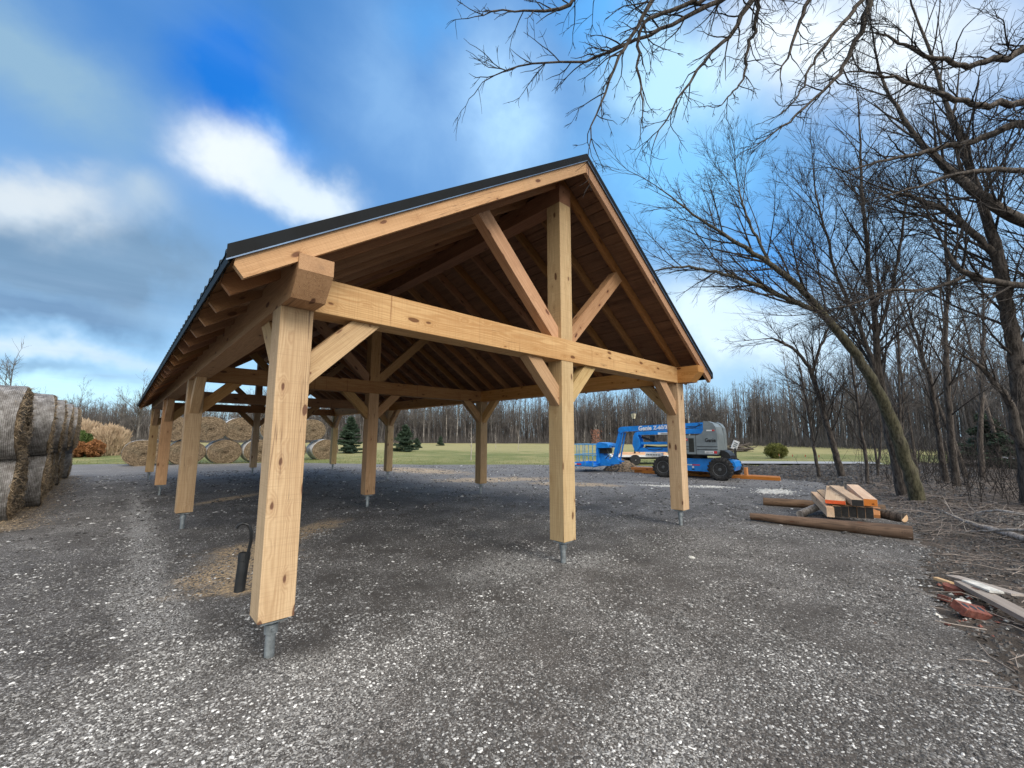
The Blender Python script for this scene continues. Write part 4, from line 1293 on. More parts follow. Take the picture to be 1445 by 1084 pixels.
for k, (y, z, x0, x1) in enumerate([(.25, 0, 0, 3.2), (.55, 0, -.2, 3.0), (.9, 0, .2, 3.4), (1.3, 0, 0, 3.1), (.4, .085, .3, 2.9)]):
    b = MB(); b.beam((x0, 0, .04), (x1, 0, .04), .2, .075)
    ob = b.build('board', M['fresh_timber'])
    c_, s_ = math.cos(tr_dir), math.sin(tr_dir)
    ob.location = (20.2-s_*y, 9.95+c_*y, .565+z); ob.rotation_euler = (0, 0, tr_dir)
    setp(ob, ['pale board along the near edge of the flatbed trailer', 'second pale board from the near edge of the flatbed trailer', 'third pale board from the near edge of the flatbed trailer', 'pale board farthest back on the flatbed trailer', 'pale board lying on top of the others on the flatbed trailer'][k], 'board', 'boards on the flatbed trailer')

# lamp post
lp = empty('street_lamp', (21.17, 9.43, 0), 0, 'black lamp post with a cream lantern behind the boom lift', 'street lamp')
b = MB(); b.lathe([(.10, 0), (.10, .08), (.07, .12), (.07, .5), (.045, .56), (.04, 2.62), (.07, 2.66)], 'z', (0, 0, 0), 14); b.build('pole', M['black_metal'], lp, smooth=True)
b = MB(); b.lathe([(.09, 2.67), (.16, 2.93), (.15, 2.98)], 'z', (0, 0, 0), 8); ln = b.build('lantern', M['lamp_glass'], lp)
b = MB(); b.lathe([(.19, 2.98), (.17, 3.03), (.06, 3.09), (.02, 3.15)], 'z', (0, 0, 0), 12)
for k in range(4):
    a = k*math.pi/2+.4; b.beam((.095*math.cos(a), .095*math.sin(a), 2.66), (.165*math.cos(a), .165*math.sin(a), 2.99), .015, .015)
b.build('lantern_cap', M['black_metal'], ln)

# white sloping panel on a black post
pn = empty('panel_post', (19.05, 3.26, 0), R(-60), 'white tilted panel on a black post behind the boom lift wheels', 'post')
b = MB(); b.beam((0, 0, 0), (0, 0, 1.12), .09, .09); b.build('post', M['black_metal'], pn)
b = MB(); b.beam((-.06, 0, 1.08), (.09, 0, 1.44), .24, .07, up=(0, 1, 0)); pp = b.build('panel', M['white_vinyl'], pn)
b = MB()
for q in (0, 1, 2): b.beam((-.03+.035*q, -.039, 1.17+.075*q), (-.01+.035*q, -.039, 1.215+.075*q), .15, .006, up=(0, 1, 0))
b.build('panel_slots', M['grey_hood'], pp)

# ------------------------------------------------------------------ black drain pipe with a bent hose by the first post
dp = empty('drain_pipe', (.23, 1.78, 0), 0, 'black plastic pipe stub with a hooked black hose standing behind the nearest post', 'pipe')
b = MB()
b.lathe([(.050, -.02), (.052, .30), (.056, .305), (.056, .385), (.048, .385), (.048, .20), (0, .20)], 'z', (0, 0, 0), 22)
o_ = b.build('pipe', M['black_plastic'], dp, smooth=True); o_.rotation_euler = (R(-3), R(4), 0)
b = MB(); b.tube([(.035, -.02, .22), (.045, -.05, .40), (.055, -.08, .52), (.045, -.10, .62), (.015, -.10, .685), (-.03, -.09, .705), (-.065, -.07, .69), (-.08, -.06, .66)], .016, 10)
b.build('hose', M['black_plastic'], dp, smooth=True)

# ------------------------------------------------------------------ logs and offcuts at the right
def log(p0, p1, r0, r1, label, mat='round_log', end='fresh_timber', nm='log'):
    p0 = Vector(p0); p1 = Vector(p1); n = 14
    b = MB(); pts = []; rs = []
    for k in range(n+1):
        t = k/n; q = p0.lerp(p1, t)+Vector((0, random.uniform(-.006, .006), random.uniform(-.004, .004))); pts.append(q); rs.append((r0+(r1-r0)*t)*random.uniform(.96, 1.04))
    org = (p0+p1)/2; org.z = 0
    b.tube(pts, rs, 16); o = b.build(nm, M[mat], origin=org, smooth=True); o.location = org
    setp(o, label, 'log')
    return o


def cyl_end(o, p, d, r):
    b = MB(); d = Vector(d).normalized(); p = Vector(p)
    b.tube([p, p+d*.004], [r*.86, r*.86], 16); e = b.build('cut_end', M['fresh_timber'], o, origin=o.location); return e


log((8.22, -.60, .085), (8.44, -2.86, .10), .065, .115, 'long brown round log lying in front under the timber stack')
log((10.45, -.20, .09), (11.2, -2.3, .09), .09, .09, 'dark round log lying behind the timber stack')
log((9.30, -1.18, .06), (10.45, -1.42, .20), .07, .07, 'short tan log leaning from the gravel onto the rear dark log', 'pale_branch')
lg = log((9.75, -2.15, .20), (9.35, -2.72, .20), .085, .085, 'short dark log with a pale cut end at the right of the timber stack', 'bark')
cyl_end(lg, (9.35, -2.72, .20), (-.4, -.57, 0), .085)


def plank(p0, p1, w, h, label, mat='fresh_timber', endmat=None, cat='board', group=None, up=(0, 0, 1), nm='board'):
    p0 = Vector(p0); p1 = Vector(p1); org = p0.copy(); org.z = 0
    b = MB(); b.beam(p0, p1, w, h, up=up, bev=.003); o = b.build(nm, M[mat], origin=org); o.location = org
    setp(o, label, cat, group)
    if endmat:
        d = (p0-p1).normalized(); b = MB(); b.beam(p0+d*.003, p0+d*.0005, w*.97, h*.97, up=up); b.build('painted_end', M[endmat], o, origin=org)
    return o


GT = 'timbers stacked across the logs'
sd_ = Vector((.90, .32, .06)).normalized(); cr = Vector((.42, -.91, 0)).normalized()
SP = Vector((8.74, -1.76, .27))
names = ['leftmost pale timber of the bottom layer across the logs', 'second black ended timber in the bottom layer across the logs', 'third black ended timber in the bottom layer across the logs', 'fourth black ended timber in the bottom layer across the logs', 'fifth black ended timber in the bottom layer across the logs', 'rightmost black ended timber in the bottom layer across the logs']
for k in range(6):
    p = SP+cr*(k*.118)+sd_*(random.uniform(-.03, .03) if k else -.12)
    plank(p, p+sd_*(1.5+random.uniform(-.1, .25))+cr*random.uniform(-.05, .05), .112, .20 if k else .17, names[k], endmat='black_paint_end' if k else None, group=GT, cat='timber', nm='timber')
T = SP+Vector((0, 0, .165))
plank(T+cr*.10-sd_*.03, T+cr*.42+sd_*1.6, .30, .065, 'flat timber with a bright orange painted end on top of the timber stack', endmat='orange_paint', group=GT, cat='timber', nm='timber')
plank(T+cr*.40+Vector((0, 0, .03))-sd_*.16, T+cr*.36+sd_*1.35+Vector((0, 0, .03)), .17, .11, 'timber with a grey end in the middle of the top layer of the stack', endmat='black_metal', group=GT, cat='timber', nm='timber')
plank(T+cr*.60+Vector((0, 0, .035))-sd_*.10, T+cr*.70+sd_*1.5+Vector((0, 0, .035)), .19, .12, 'topmost clean pale timber at the right of the timber stack', endmat='orange_timber', group=GT, cat='timber', nm='timber')
plank((9.22, -2.36, .19), (9.75, -2.32, .26), .10, .06, 'small pink ended offcut lying on the front log', mat='orange_timber', group=None)

# debris in the near right corner
plank((6.12, -3.30, .06), (5.48, -3.74, .13), .12, .02, 'thin grey white board at the back of the rubble heap', 'grey_board')
plank((5.68, -3.38, .10), (4.62, -3.86, .10), .14, .045, 'broad weathered plank running out of the rubble to the corner', 'grey_board')
plank((5.92, -3.17, .05), (5.80, -3.30, .05), .05, .03, 'small pale lath at the left tip of the rubble heap', 'fresh_timber')
plank((5.70, -3.42, .13), (5.40, -3.60, .14), .11, .02, 'short whitish splintered board on the weathered plank', 'white_stone')


def brick(x, y, z, rz, label, holes=True, s=1.0, tilt=0, mat='brick_red'):
    L, Wd, H = .20*s, .095*s, .058*s
    b = MB()
    # plain slab; dark discs on top paint the shade inside three core holes
    nseg = 12; cs_ = [-.062*s, 0, .062*s] if holes else []
    if not holes:
        g = np.random.default_rng(int(abs(x*1000)));
        pts = [(random.uniform(.8, 1.1)*L/2*math.cos(a), random.uniform(.8, 1.1)*Wd/2*math.sin(a)*1.2) for a in np.linspace(0, 6.28, 8)[:-1]]
        b.prism(pts, 'z', 0, H)
    else:
        b.box(-L/2, L/2, -Wd/2, Wd/2, 0, H, bev=.003)
    o = b.build('brick', M[mat]); o.location = (x, y, z); o.rotation_euler = (R(tilt), R(tilt*.6), rz)
    if holes:
        for c in cs_:
            hb = MB(); hb.lathe([(.021*s, H-.004), (.021*s, H+.0012)], 'z', (c, 0, 0), 16); hb.build('core_hole_disc', M['window_dark'], o)
    return setp(o, label, 'brick' if mat == 'brick_red' else 'stone')


brick(4.86, -3.40, .035, R(-38), 'red brick with three core holes lying at the front of the rubble heap', s=1.25, tilt=24)
brick(5.20, -3.25, .015, R(30), 'broken red brick lump left of the white rock', False, .8, 12)
brick(5.62, -3.30, .02, R(70), 'broken red brick lump at the back of the rubble heap', False, .95, -10)
brick(5.28, -3.58, .03, R(10), 'small red brick fragment under the weathered plank', False, .6, 5)


def rock(x, y, z, s, label, seed, mat='white_stone'):
    import bmesh
    bm = bmesh.new(); bmesh.ops.create_icosphere(bm, subdivisions=3, radius=1)
    g = np.random.default_rng(seed); ps = [(Vector(g.normal(0, 1, 3)).normalized(), g.uniform(.55, .9)) for _ in range(11)]
    for v in bm.verts:
        for n_, d in ps:
            e = v.co.dot(n_)-d
            if e > 0: v.co -= n_*e
        v.co = Vector((v.co.x*s[0], v.co.y*s[1], v.co.z*s[2]))
    me = bpy.data.meshes.new('rock'); bm.to_mesh(me); bm.free()
    o = link('rock', me, M[mat], None, (x, y, z)); return setp(o, label, 'rock')


rock(5.08, -3.37, .045, (.095, .065, .055), 'angular white rock between the bricks of the rubble heap', 4)
rock(4.85, -.92, .02, (.03, .05, .022), 'pale cobble alone on the dark gravel before the pavilion', 6)


# ------------------------------------------------------------------ trees
class Tubes:
    """fast collector for branch tubes"""
    def __init__(s): s.chains = []
    def add(s, pts, rad, sides): s.chains.append((np.asarray(pts, float), np.asarray(rad, float), sides))
    def mesh(s, name, origin=(0, 0, 0), smooth=True):
        V = []; F = []; off = 0
        for P, rr, k in s.chains:
            n = len(P)
            T = np.empty_like(P); T[1:-1] = P[2:]-P[:-2]; T[0] = P[1]-P[0]; T[-1] = P[-1]-P[-2]
            T /= np.linalg.norm(T, axis=1)[:, None]+1e-9
            ref = np.array([.31, .17, .93]) if abs(T[0, 2]) < .8 else np.array([.93, .2, .1])
            A = np.cross(T, ref); A /= np.linalg.norm(A, axis=1)[:, None]+1e-9
            B = np.cross(T, A)
            an = np.arange(k)*2*np.pi/k
            ring = (A[:, None]*np.cos(an)[None, :, None]+B[:, None]*np.sin(an)[None, :, None])*rr[:, None, None]+P[:, None]
            V.append(ring.reshape(-1, 3))
            i = (np.arange(n-1)[:, None]*k+np.arange(k)[None]).ravel(); j = (np.arange(n-1)[:, None]*k+(np.arange(k)[None]+1) % k).ravel()
            F.append(np.stack([i, j, j+k, i+k], 1)+off); off += n*k
        return np_mesh(name, np.concatenate(V)-np.array(origin), np.concatenate(F), smooth=smooth)


def rnd_dir(g, t, ang):
    r = g.normal(0, 1, 3); r -= t*np.dot(r, t); r /= np.linalg.norm(r)+1e-9
    return t*math.cos(ang)+r*math.sin(ang)


def twig(T, g, p, d, L, r, lvl, P):
    """recursive branch; P: dict(up, wob, sp, ang, sides)"""
    n = max(3, int(L/P['seg'][min(lvl, len(P['seg'])-1)]))
    pts = [p]; dirs = [d]; rad = [r]
    for i in range(n):
        d = d+g.normal(0, P['wob'], 3)+np.array([0, 0, P['up']])
        d /= np.linalg.norm(d); p = p+d*L/n
        pts.append(p); dirs.append(d); rad.append(r*(1-.85*(i+1)/n)+P['rmin']*.35)
    T.add(pts, rad, 3 if lvl < 2 else 5)
    if lvl <= 0: return
    k = max(2, int(L/P['sp'][lvl]))
    for j in range(k):
        t = g.uniform(.18, 1.0); i = min(n, int(t*n)); i0 = max(0, i-1)
        q = pts[i]; dd = rnd_dir(g, dirs[i], g.uniform(*P['ang']))
        Lc = L*P['ratio']*(1.15-.55*t)*g.uniform(.6, 1.25)
        twig(T, g, q, dd, Lc, max(rad[i]*.50, P['rmin']*.8), lvl-1, P)


def guide(T, TT, g, G, lvl, P, sp, Lc, start=.15, sides=10, fine=4, jit=.012):
    """a limb through given points (x,y,z,r) that throws side branches"""
    A = np.array(G, float)
    # resample with slight irregularity
    seg = np.linalg.norm(np.diff(A[:, :3], axis=0), axis=1); cum = np.concatenate([[0], np.cumsum(seg)])
    n = max(len(G)*fine, 6); s = np.linspace(0, cum[-1], n)
    Q = np.stack([np.interp(s, cum, A[:, k]) for k in range(4)], 1)
    ker = np.array([.25, .5, .25])
    for _ in range(2):
        for k in range(3): Q[1:-1, k] = np.convolve(Q[:, k], ker, 'valid')
    nz = g.normal(0, 1, (n, 3)); nz[0] = 0; nz[-1] = 0
    Q[:, :3] += nz*jit*np.minimum(Q[:, 3:4]/.03+.5, 1.6)*.6
    T.add(Q[:, :3], Q[:, 3], sides)
    L = cum[-1]; t = start*L
    while t < L:
        i = int(t/L*(n-1)); i = min(i, n-2)
        tn = Q[i+1, :3]-Q[i, :3]; tn /= np.linalg.norm(tn)
        d = rnd_dir(g, tn, g.uniform(*P['ang']))
        f = 1-.5*t/L
        twig(TT, g, Q[i, :3], d, Lc*f*g.uniform(.6, 1.3), max(min(Q[i, 3]*.50, Lc*.0105), P['rmin']*1.5), lvl, P)
        t += sp*g.uniform(.6, 1.4)
    # tip
    tn = Q[-1, :3]-Q[-2, :3]; tn /= np.linalg.norm(tn)
    twig(TT, g, Q[-1, :3], tn, Lc*.6, Q[-1, 3], max(lvl-1, 0), P)


def guided_tree(name, base, limbs, label, mat, seed, lvl=3, sp=.35, Lc=1.7, P=None, start=.3, cat='tree', group=None, off_limbs=()):
    g = np.random.default_rng(seed)
    P = P or dict(up=.035, wob=.16, sp=[.1, .16, .26, .40], ang=(.45, 1.1), ratio=.52, rmin=.0035, seg=[.12, .14, .18, .25])
    root = empty(name, base, 0, label, cat, group)
    T = Tubes(); TT = Tubes()
    for i, G in enumerate(limbs):
        guide(T, TT, g, G, lvl if i == 0 else lvl, P, sp, Lc, start if i == 0 else .12)
    link('trunk', T.mesh('trunk', base), M[mat], root)
    link('crown', TT.mesh('crown', base), M['twig'], root)
    return root


TA = [(13.70, -2.70, -0.07, 0.162), (13.46, -2.62, 0.75, 0.146), (13.07, -2.45, 1.87, 0.130), (12.72, -2.27, 2.70, 0.119), (12.26, -1.99, 3.61, 0.103), (11.53, -1.49, 4.65, 0.081), (11.03, -1.14, 5.34, 0.071), (10.48, -0.71, 5.86, 0.060), (9.86, -0.22, 6.35, 0.045), (9.32, 0.22, 6.77, 0.032), (8.76, 0.65, 7.29, 0.022), (8.28, 1.03, 7.74, 0.011)]
TA2 = [(11.53, -1.49, 4.65, 0.061), (11.00, -1.04, 4.91, 0.055), (10.33, -0.48, 5.31, 0.049), (9.67, 0.09, 5.60, 0.039), (9.02, 0.68, 5.78, 0.029), (8.52, 1.16, 5.73, 0.018), (8.22, 1.48, 5.49, 0.010)]
TA3 = [(10.48, -0.71, 5.86, 0.034), (10.08, -0.49, 6.73, 0.029), (9.84, -0.37, 7.34, 0.023), (9.73, -0.36, 7.86, 0.011)]
PT = dict(up=.025, wob=.065, sp=[.09, .17, .20, .24], ang=(.30, .80), ratio=.60, rmin=.0034, seg=[.2, .2, .24, .28])
guided_tree('leaning_tree', (13.70, -2.70, 0), [TA, TA2, TA3], 'mossy bare tree leaning left from the edge of the gravel over the timber stack', 'bark_moss', 21, 3, .26, 2.6, PT, .48)
TB = [(14.77, -2.37, -0.06, 0.143), (14.52, -2.31, 0.95, 0.118), (14.26, -2.23, 1.90, 0.107), (14.08, -2.22, 2.85, 0.089), (13.96, -2.21, 3.42, 0.077), (13.76, -2.26, 4.75, 0.065), (13.55, -2.26, 5.88, 0.055), (13.40, -2.31, 7.02, 0.048), (13.21, -2.34, 8.16, 0.035), (13.04, -2.42, 9.49, 0.024), (12.93, -2.48, 10.44, 0.012)]
TB2 = [(14.08, -2.22, 2.85, 0.062), (13.70, -2.07, 3.99, 0.056), (13.34, -1.90, 4.94, 0.047), (12.91, -1.66, 5.89, 0.037), (12.60, -1.57, 7.03, 0.030), (12.29, -1.48, 8.16, 0.019), (12.18, -1.49, 8.83, 0.010)]
TB3 = [(13.84, -2.23, 4.18, 0.046), (14.00, -2.59, 5.31, 0.039), (14.09, -2.86, 6.45, 0.034), (14.08, -3.06, 7.59, 0.025), (14.13, -3.30, 8.73, 0.016)]
guided_tree('bare_tree', (14.77, -2.37, 0), [TB, TB2, TB3], 'tall upright bare tree with a grey trunk directly behind the leaning mossy one', 'bark', 22, 3, .32, 2.8, PT, .28)
TC = [(20.70, -0.19, -0.06, 0.138), (20.40, -0.08, 0.91, 0.112), (20.05, 0.05, 2.05, 0.095), (19.71, 0.18, 3.19, 0.086), (19.41, 0.28, 4.19, 0.077), (19.01, 0.53, 4.90, 0.061), (18.60, 0.84, 5.33, 0.043), (18.12, 1.25, 5.62, 0.026), (17.70, 1.65, 5.53, 0.014)]
TC2 = [(19.41, 0.28, 4.19, 0.061), (19.52, 0.02, 5.04, 0.052), (19.67, -0.24, 5.76, 0.041), (19.88, -0.56, 6.47, 0.028), (20.08, -0.85, 7.04, 0.014)]
guided_tree('bare_tree', (20.70, -.19, 0), [TC, TC2], 'forked bare tree with a dark trunk between the boom lift and the leaning tree', 'bark', 23, 3, .3, 2.7, PT, .28)
TD = [(19.31, 0.33, -0.03, 0.069), (19.09, 0.38, 0.94, 0.053), (18.87, 0.39, 2.04, 0.046), (18.63, 0.42, 3.14, 0.040), (18.41, 0.46, 4.10, 0.031), (18.25, 0.49, 4.79, 0.015)]
guided_tree('slender_tree', (19.31, .33, 0), [TD], 'slender leaning bare tree nearest the orange beams', 'bark', 24, 2, .22, 1.8, PT, .3)
TF1 = [(18.51, -3.35, -0.04, 0.110), (18.31, -3.36, 1.06, 0.092), (18.14, -3.39, 2.17, 0.086), (17.94, -3.47, 3.71, 0.074), (17.79, -3.57, 5.04, 0.061), (17.74, -3.75, 6.36, 0.049), (17.56, -3.81, 7.69, 0.037), (17.48, -3.97, 9.01, 0.025), (17.32, -4.01, 10.12, 0.012)]
guided_tree('bare_tree', (18.51, -3.35, 0), [TF1], 'straight bare tree standing right of the leaning tree in the woodland', 'bark', 25, 3, .42, 2.5, PT, .25)
TF2 = [(20.00, -3.12, -0.05, 0.095), (19.75, -3.07, 1.01, 0.088), (19.54, -3.08, 2.22, 0.073), (19.29, -3.06, 3.42, 0.065), (19.00, -2.95, 4.39, 0.051), (18.70, -2.84, 5.35, 0.041), (18.40, -2.73, 6.31, 0.029), (18.22, -2.72, 7.28, 0.014)]
guided_tree('bare_tree', (20.00, -3.12, 0), [TF2], 'thinner left leaning bare tree just behind the straight one at right', 'bark', 26, 3, .42, 2.5, PT, .25)
TG = [(17.54, -1.32, -0.05, 0.057), (17.37, -1.36, 1.03, 0.050), (17.16, -1.32, 1.97, 0.043), (16.95, -1.33, 3.14, 0.037), (16.71, -1.31, 4.32, 0.028), (16.56, -1.34, 5.25, 0.014)]
guided_tree('slender_tree', (17.54, -1.32, 0), [TG], 'thin bare tree left of the leaning tree among the undergrowth', 'bark', 27, 2, .22, 1.8, PT, .25)
TE = [(14.62, -4.52, -0.10, 0.198), (14.42, -4.56, 1.04, 0.176), (14.16, -4.57, 2.49, 0.146), (13.96, -4.58, 3.62, 0.135), (13.73, -4.55, 4.69, 0.125), (13.50, -4.51, 5.69, 0.115), (13.23, -4.43, 6.69, 0.088), (12.87, -4.26, 7.65, 0.073), (12.57, -4.13, 8.54, 0.057), (12.26, -3.99, 9.43, 0.041), (11.94, -3.86, 10.40, 0.031), (11.63, -3.72, 11.20, 0.021)]
TE2 = [(13.50, -4.51, 5.69, 0.078), (13.07, -4.19, 6.20, 0.071), (12.61, -3.85, 6.69, 0.065), (12.11, -3.43, 7.01, 0.046), (11.74, -3.11, 7.17, 0.033), (11.37, -2.79, 7.30, 0.016)]
guided_tree('bare_tree', (14.62, -4.52, 0), [TE, TE2], 'big dark bare tree rising at the right edge with a crooked trunk', 'bark', 28, 3, .36, 2.9, PT, .28)
TK = [(15.60, -7.20, -0.10, 0.208), (15.30, -6.90, 2.00, 0.184), (14.90, -6.40, 4.20, 0.160), (14.07, -5.51, 5.98, 0.138), (13.41, -4.95, 6.34, 0.120), (12.86, -4.50, 6.71, 0.107), (12.36, -4.12, 7.23, 0.088), (11.88, -3.75, 7.65, 0.070), (11.47, -3.46, 8.25, 0.050), (11.09, -3.21, 8.87, 0.038), (10.77, -3.05, 9.65, 0.025)]
TK4 = [(15.10, -6.60, 3.60, 0.105), (13.83, -5.37, 4.89, 0.081), (13.22, -4.79, 4.86, 0.069), (12.70, -4.32, 4.95, 0.064), (12.24, -3.92, 5.12, 0.058), (11.93, -3.69, 5.50, 0.041), (11.84, -3.66, 5.81, 0.023)]
TK5 = [(12.24, -3.91, 5.08, 0.038), (11.71, -3.35, 4.74, 0.032), (11.15, -2.83, 4.82, 0.026), (10.51, -2.16, 4.44, 0.022), (9.96, -1.62, 4.29, 0.010)]
guided_tree('bare_tree', (15.6, -7.2, 0), [TK, TK4, TK5], 'bare tree whose heavy limbs reach in from beyond the right edge', 'bark', 29, 3, .32, 2.7, PT, .40)
TM = [(13.25, -5.10, -0.10, 0.112), (13.00, -4.64, 1.24, 0.092), (12.67, -4.36, 1.39, 0.081), (12.52, -4.34, 2.11, 0.071), (12.37, -4.25, 2.40, 0.061), (12.00, -4.01, 2.98, 0.041), (11.66, -3.73, 3.27, 0.020)]
guided_tree('crooked_tree', (13.25, -5.1, 0), [TM], 'small crooked bare tree low at the right edge', 'bark', 30, 2, .22, 1.6, PT, .4)

# the near tree: trunk out of frame to the right, limbs hanging into the top of the picture
H_ = [(9.1, -6.9, -.1, .34), (8.9, -6.6, 3.0, .29), (8.6, -6.1, 5.6, .26), (8.05, -5.27, 7.72, .22), (7.45, -4.61, 8.3, .15), (6.6, -4.2, 8.9, .10), (5.4, -3.6, 9.3, .06)]
A_ = [(7.45, -4.61, 8.3, .10), (5.6, -3.9, 7.6, .07), (3.73, -2.81, 6.63, .040), (3.45, -2.48, 6.20, .030), (3.14, -2.14, 5.93, .023), (2.92, -1.90, 5.76, .019), (2.59, -1.55, 5.56, .016), (2.37, -1.32, 5.40, .013), (2.06, -1.02, 5.37, .010), (1.76, -.73, 5.34, .008), (1.62, -.59, 5.24, .006), (1.55, -.50, 5.17, .004)]
B_ = [(5.6, -3.9, 7.6, .06), (3.9, -2.9, 7.0, .05), (2.82, -2.17, 6.26, .034), (2.60, -1.91, 5.92, .026), (2.51, -1.76, 5.61, .020), (2.39, -1.61, 5.34, .016), (2.34, -1.51, 5.11, .013), (2.29, -1.41, 4.80, .010), (2.23, -1.32, 4.58, .007), (2.24, -1.29, 4.36, .004)]
C_ = [(6.6, -4.2, 8.9, .07), (5.0, -3.4, 7.8, .06), (3.95, -2.77, 6.80, .046), (3.71, -2.47, 6.35, .036), (3.62, -2.34, 6.09, .027), (3.58, -2.27, 5.91, .022), (3.42, -2.07, 5.68, .017), (3.28, -1.89, 5.38, .013), (3.14, -1.71, 5.04, .009), (3.04, -1.56, 4.71, .005)]
C2_ = [(3.71, -2.47, 6.35, .026), (3.82, -2.40, 6.11, .020), (3.78, -2.29, 5.77, .016), (3.79, -2.26, 5.50, .012), (3.69, -2.13, 5.27, .008), (3.60, -2.02, 5.16, .005)]
D_ = [(7.45, -4.61, 8.3, .09), (6.0, -4.0, 7.7, .07), (5.03, -3.55, 7.03, .052), (4.85, -3.30, 6.56, .040), (4.81, -3.23, 6.33, .032), (4.79, -3.16, 6.06, .027), (4.68, -3.00, 5.75, .022), (4.61, -2.90, 5.51, .018), (4.47, -2.74, 5.35, .014), (4.33, -2.56, 5.10, .011), (4.15, -2.35, 4.93, .008), (4.03, -2.22, 4.79, .005)]
E_ = [(5.0, -3.4, 7.8, .05), (4.34, -3.13, 6.72, .038), (4.15, -2.89, 6.35, .030), (4.09, -2.80, 6.16, .022), (4.04, -2.70, 5.90, .017), (4.01, -2.62, 5.64, .012), (3.96, -2.54, 5.45, .007)]
F_ = [(3.9, -2.9, 7.0, .04), (2.28, -1.65, 6.19, .027), (2.06, -1.39, 5.89, .020), (1.93, -1.22, 5.64, .016), (1.78, -1.09, 5.69, .012), (1.65, -.97, 5.66, .009), (1.48, -.81, 5.70, .007), (1.32, -.65, 5.62, .004)]
G_ = [(3.45, -2.48, 6.20, .024), (2.59, -1.71, 5.68, .018), (2.58, -1.66, 5.40, .014), (2.61, -1.64, 5.12, .011), (2.68, -1.65, 4.84, .007), (2.67, -1.61, 4.67, .004)]
J_ = [(5.03, -3.55, 7.03, .04), (4.85, -3.30, 6.56, .025), (4.64, -3.04, 6.21, .021), (4.52, -2.88, 5.94, .017), (4.40, -2.72, 5.67, .013), (4.36, -2.64, 5.39, .009), (4.21, -2.46, 5.16, .005)]
HH = [(8.6, -6.1, 5.2, .11), (7.48, -5.11, 5.89, .062), (6.79, -4.41, 5.62, .040), (6.45, -4.08, 5.55, .034), (6.10, -3.77, 5.69, .027), (5.81, -3.52, 5.81, .021), (5.56, -3.31, 5.93, .016), (5.35, -3.12, 5.98, .012), (5.21, -2.99, 5.98, .007)]
I_ = [(8.7, -6.2, 4.8, .11), (7.85, -5.13, 5.62, .07), (7.11, -4.42, 5.51, .050), (6.83, -4.13, 5.40, .040), (6.46, -3.75, 5.22, .032), (6.14, -3.44, 5.14, .022), (5.83, -3.13, 5.05, .015), (5.58, -2.87, 4.92, .008)]
K_ = [(8.2, -5.5, 7.2, .12), (8.09, -5.30, 6.87, .07), (7.50, -4.71, 6.69, .052), (7.05, -4.25, 6.46, .038), (6.72, -3.93, 6.42, .030), (6.37, -3.62, 6.55, .023), (6.08, -3.39, 6.78, .015), (5.87, -3.21, 6.83, .008)]
L_ = [(8.8, -6.4, 4.0, .08), (7.32, -4.78, 4.87, .045), (6.86, -4.33, 4.79, .034), (6.51, -4.01, 4.83, .027), (6.21, -3.71, 4.74, .020), (5.91, -3.40, 4.60, .014), (5.67, -3.16, 4.49, .008)]
g = np.random.default_rng(40)
PN = dict(up=-.03, wob=.20, sp=[.05, .095, .14, .24], ang=(.35, 1.0), ratio=.58, rmin=.0030, seg=[.05, .06, .07, .1])
near = empty('overhanging_tree', (9.1, -6.9, 0), 0, 'dark bare tree whose drooping branches hang over the top right of the yard', 'tree')
T = Tubes(); TT = Tubes()
guide(T, TT, g, H_, 2, PN, .5, 1.2, .7)
for G, s0, sp_, Lc in ((A_, .30, .13, .62), (B_, .25, .11, .55), (C_, .3, .12, .60), (C2_, .1, .12, .42), (D_, .3, .11, .60), (E_, .3, .13, .4), (F_, .25, .12, .45), (G_, .2, .12, .36), (J_, .15, .12, .42), (HH, .2, .12, .75), (I_, .2, .12, .75), (K_, .15, .12, .75), (L_, .25, .13, .6)):
    guide(T, TT, g, G, 2, PN, sp_*.88, Lc*1.28, s0, 8, 5, .016)
link('trunk', T.mesh('trunk', (9.1, -6.9, 0)), M['bark'], near)
M['near_twig'] = bark_mat('near_twig', (.008, .007, .007), (.028, .023, .021))
link('crown', TT.mesh('crown', (9.1, -6.9, 0)), M['near_twig'], near)


# far and mid-distance bare trees: prototypes copied
def proto_tree(name, seed, H, spread, trunk_r, lvl=3, forks=1, mat='far_bark', dens=1.0, up=.05, rmin=.014):
    g = np.random.default_rng(seed)
    P = dict(up=up, wob=.10, sp=[.3, .34/dens, .5/dens, .8/dens], ang=(.30, .80), ratio=.62, rmin=rmin, seg=[.5, .6, .8, 1.0])
    root = empty(name, (0, 0, 0))
    T = Tubes(); TT = Tubes()
    for f in range(forks):
        lean = g.normal(0, .05, 2)
        G = []
        n = 8
        for k in range(n+1):
            t = k/n
            G.append((lean[0]*H*t+(f-.5*(forks-1))*.12*H*t+g.normal(0, .03), lean[1]*H*t+g.normal(0, .03), H*t*.92-.1, trunk_r*(1-.86*t)))
        guide(T, TT, g, G, lvl-1, P, .36/dens, spread, g.uniform(.2, .35), 6, 2, .01)
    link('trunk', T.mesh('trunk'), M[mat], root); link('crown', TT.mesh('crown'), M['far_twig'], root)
    return root


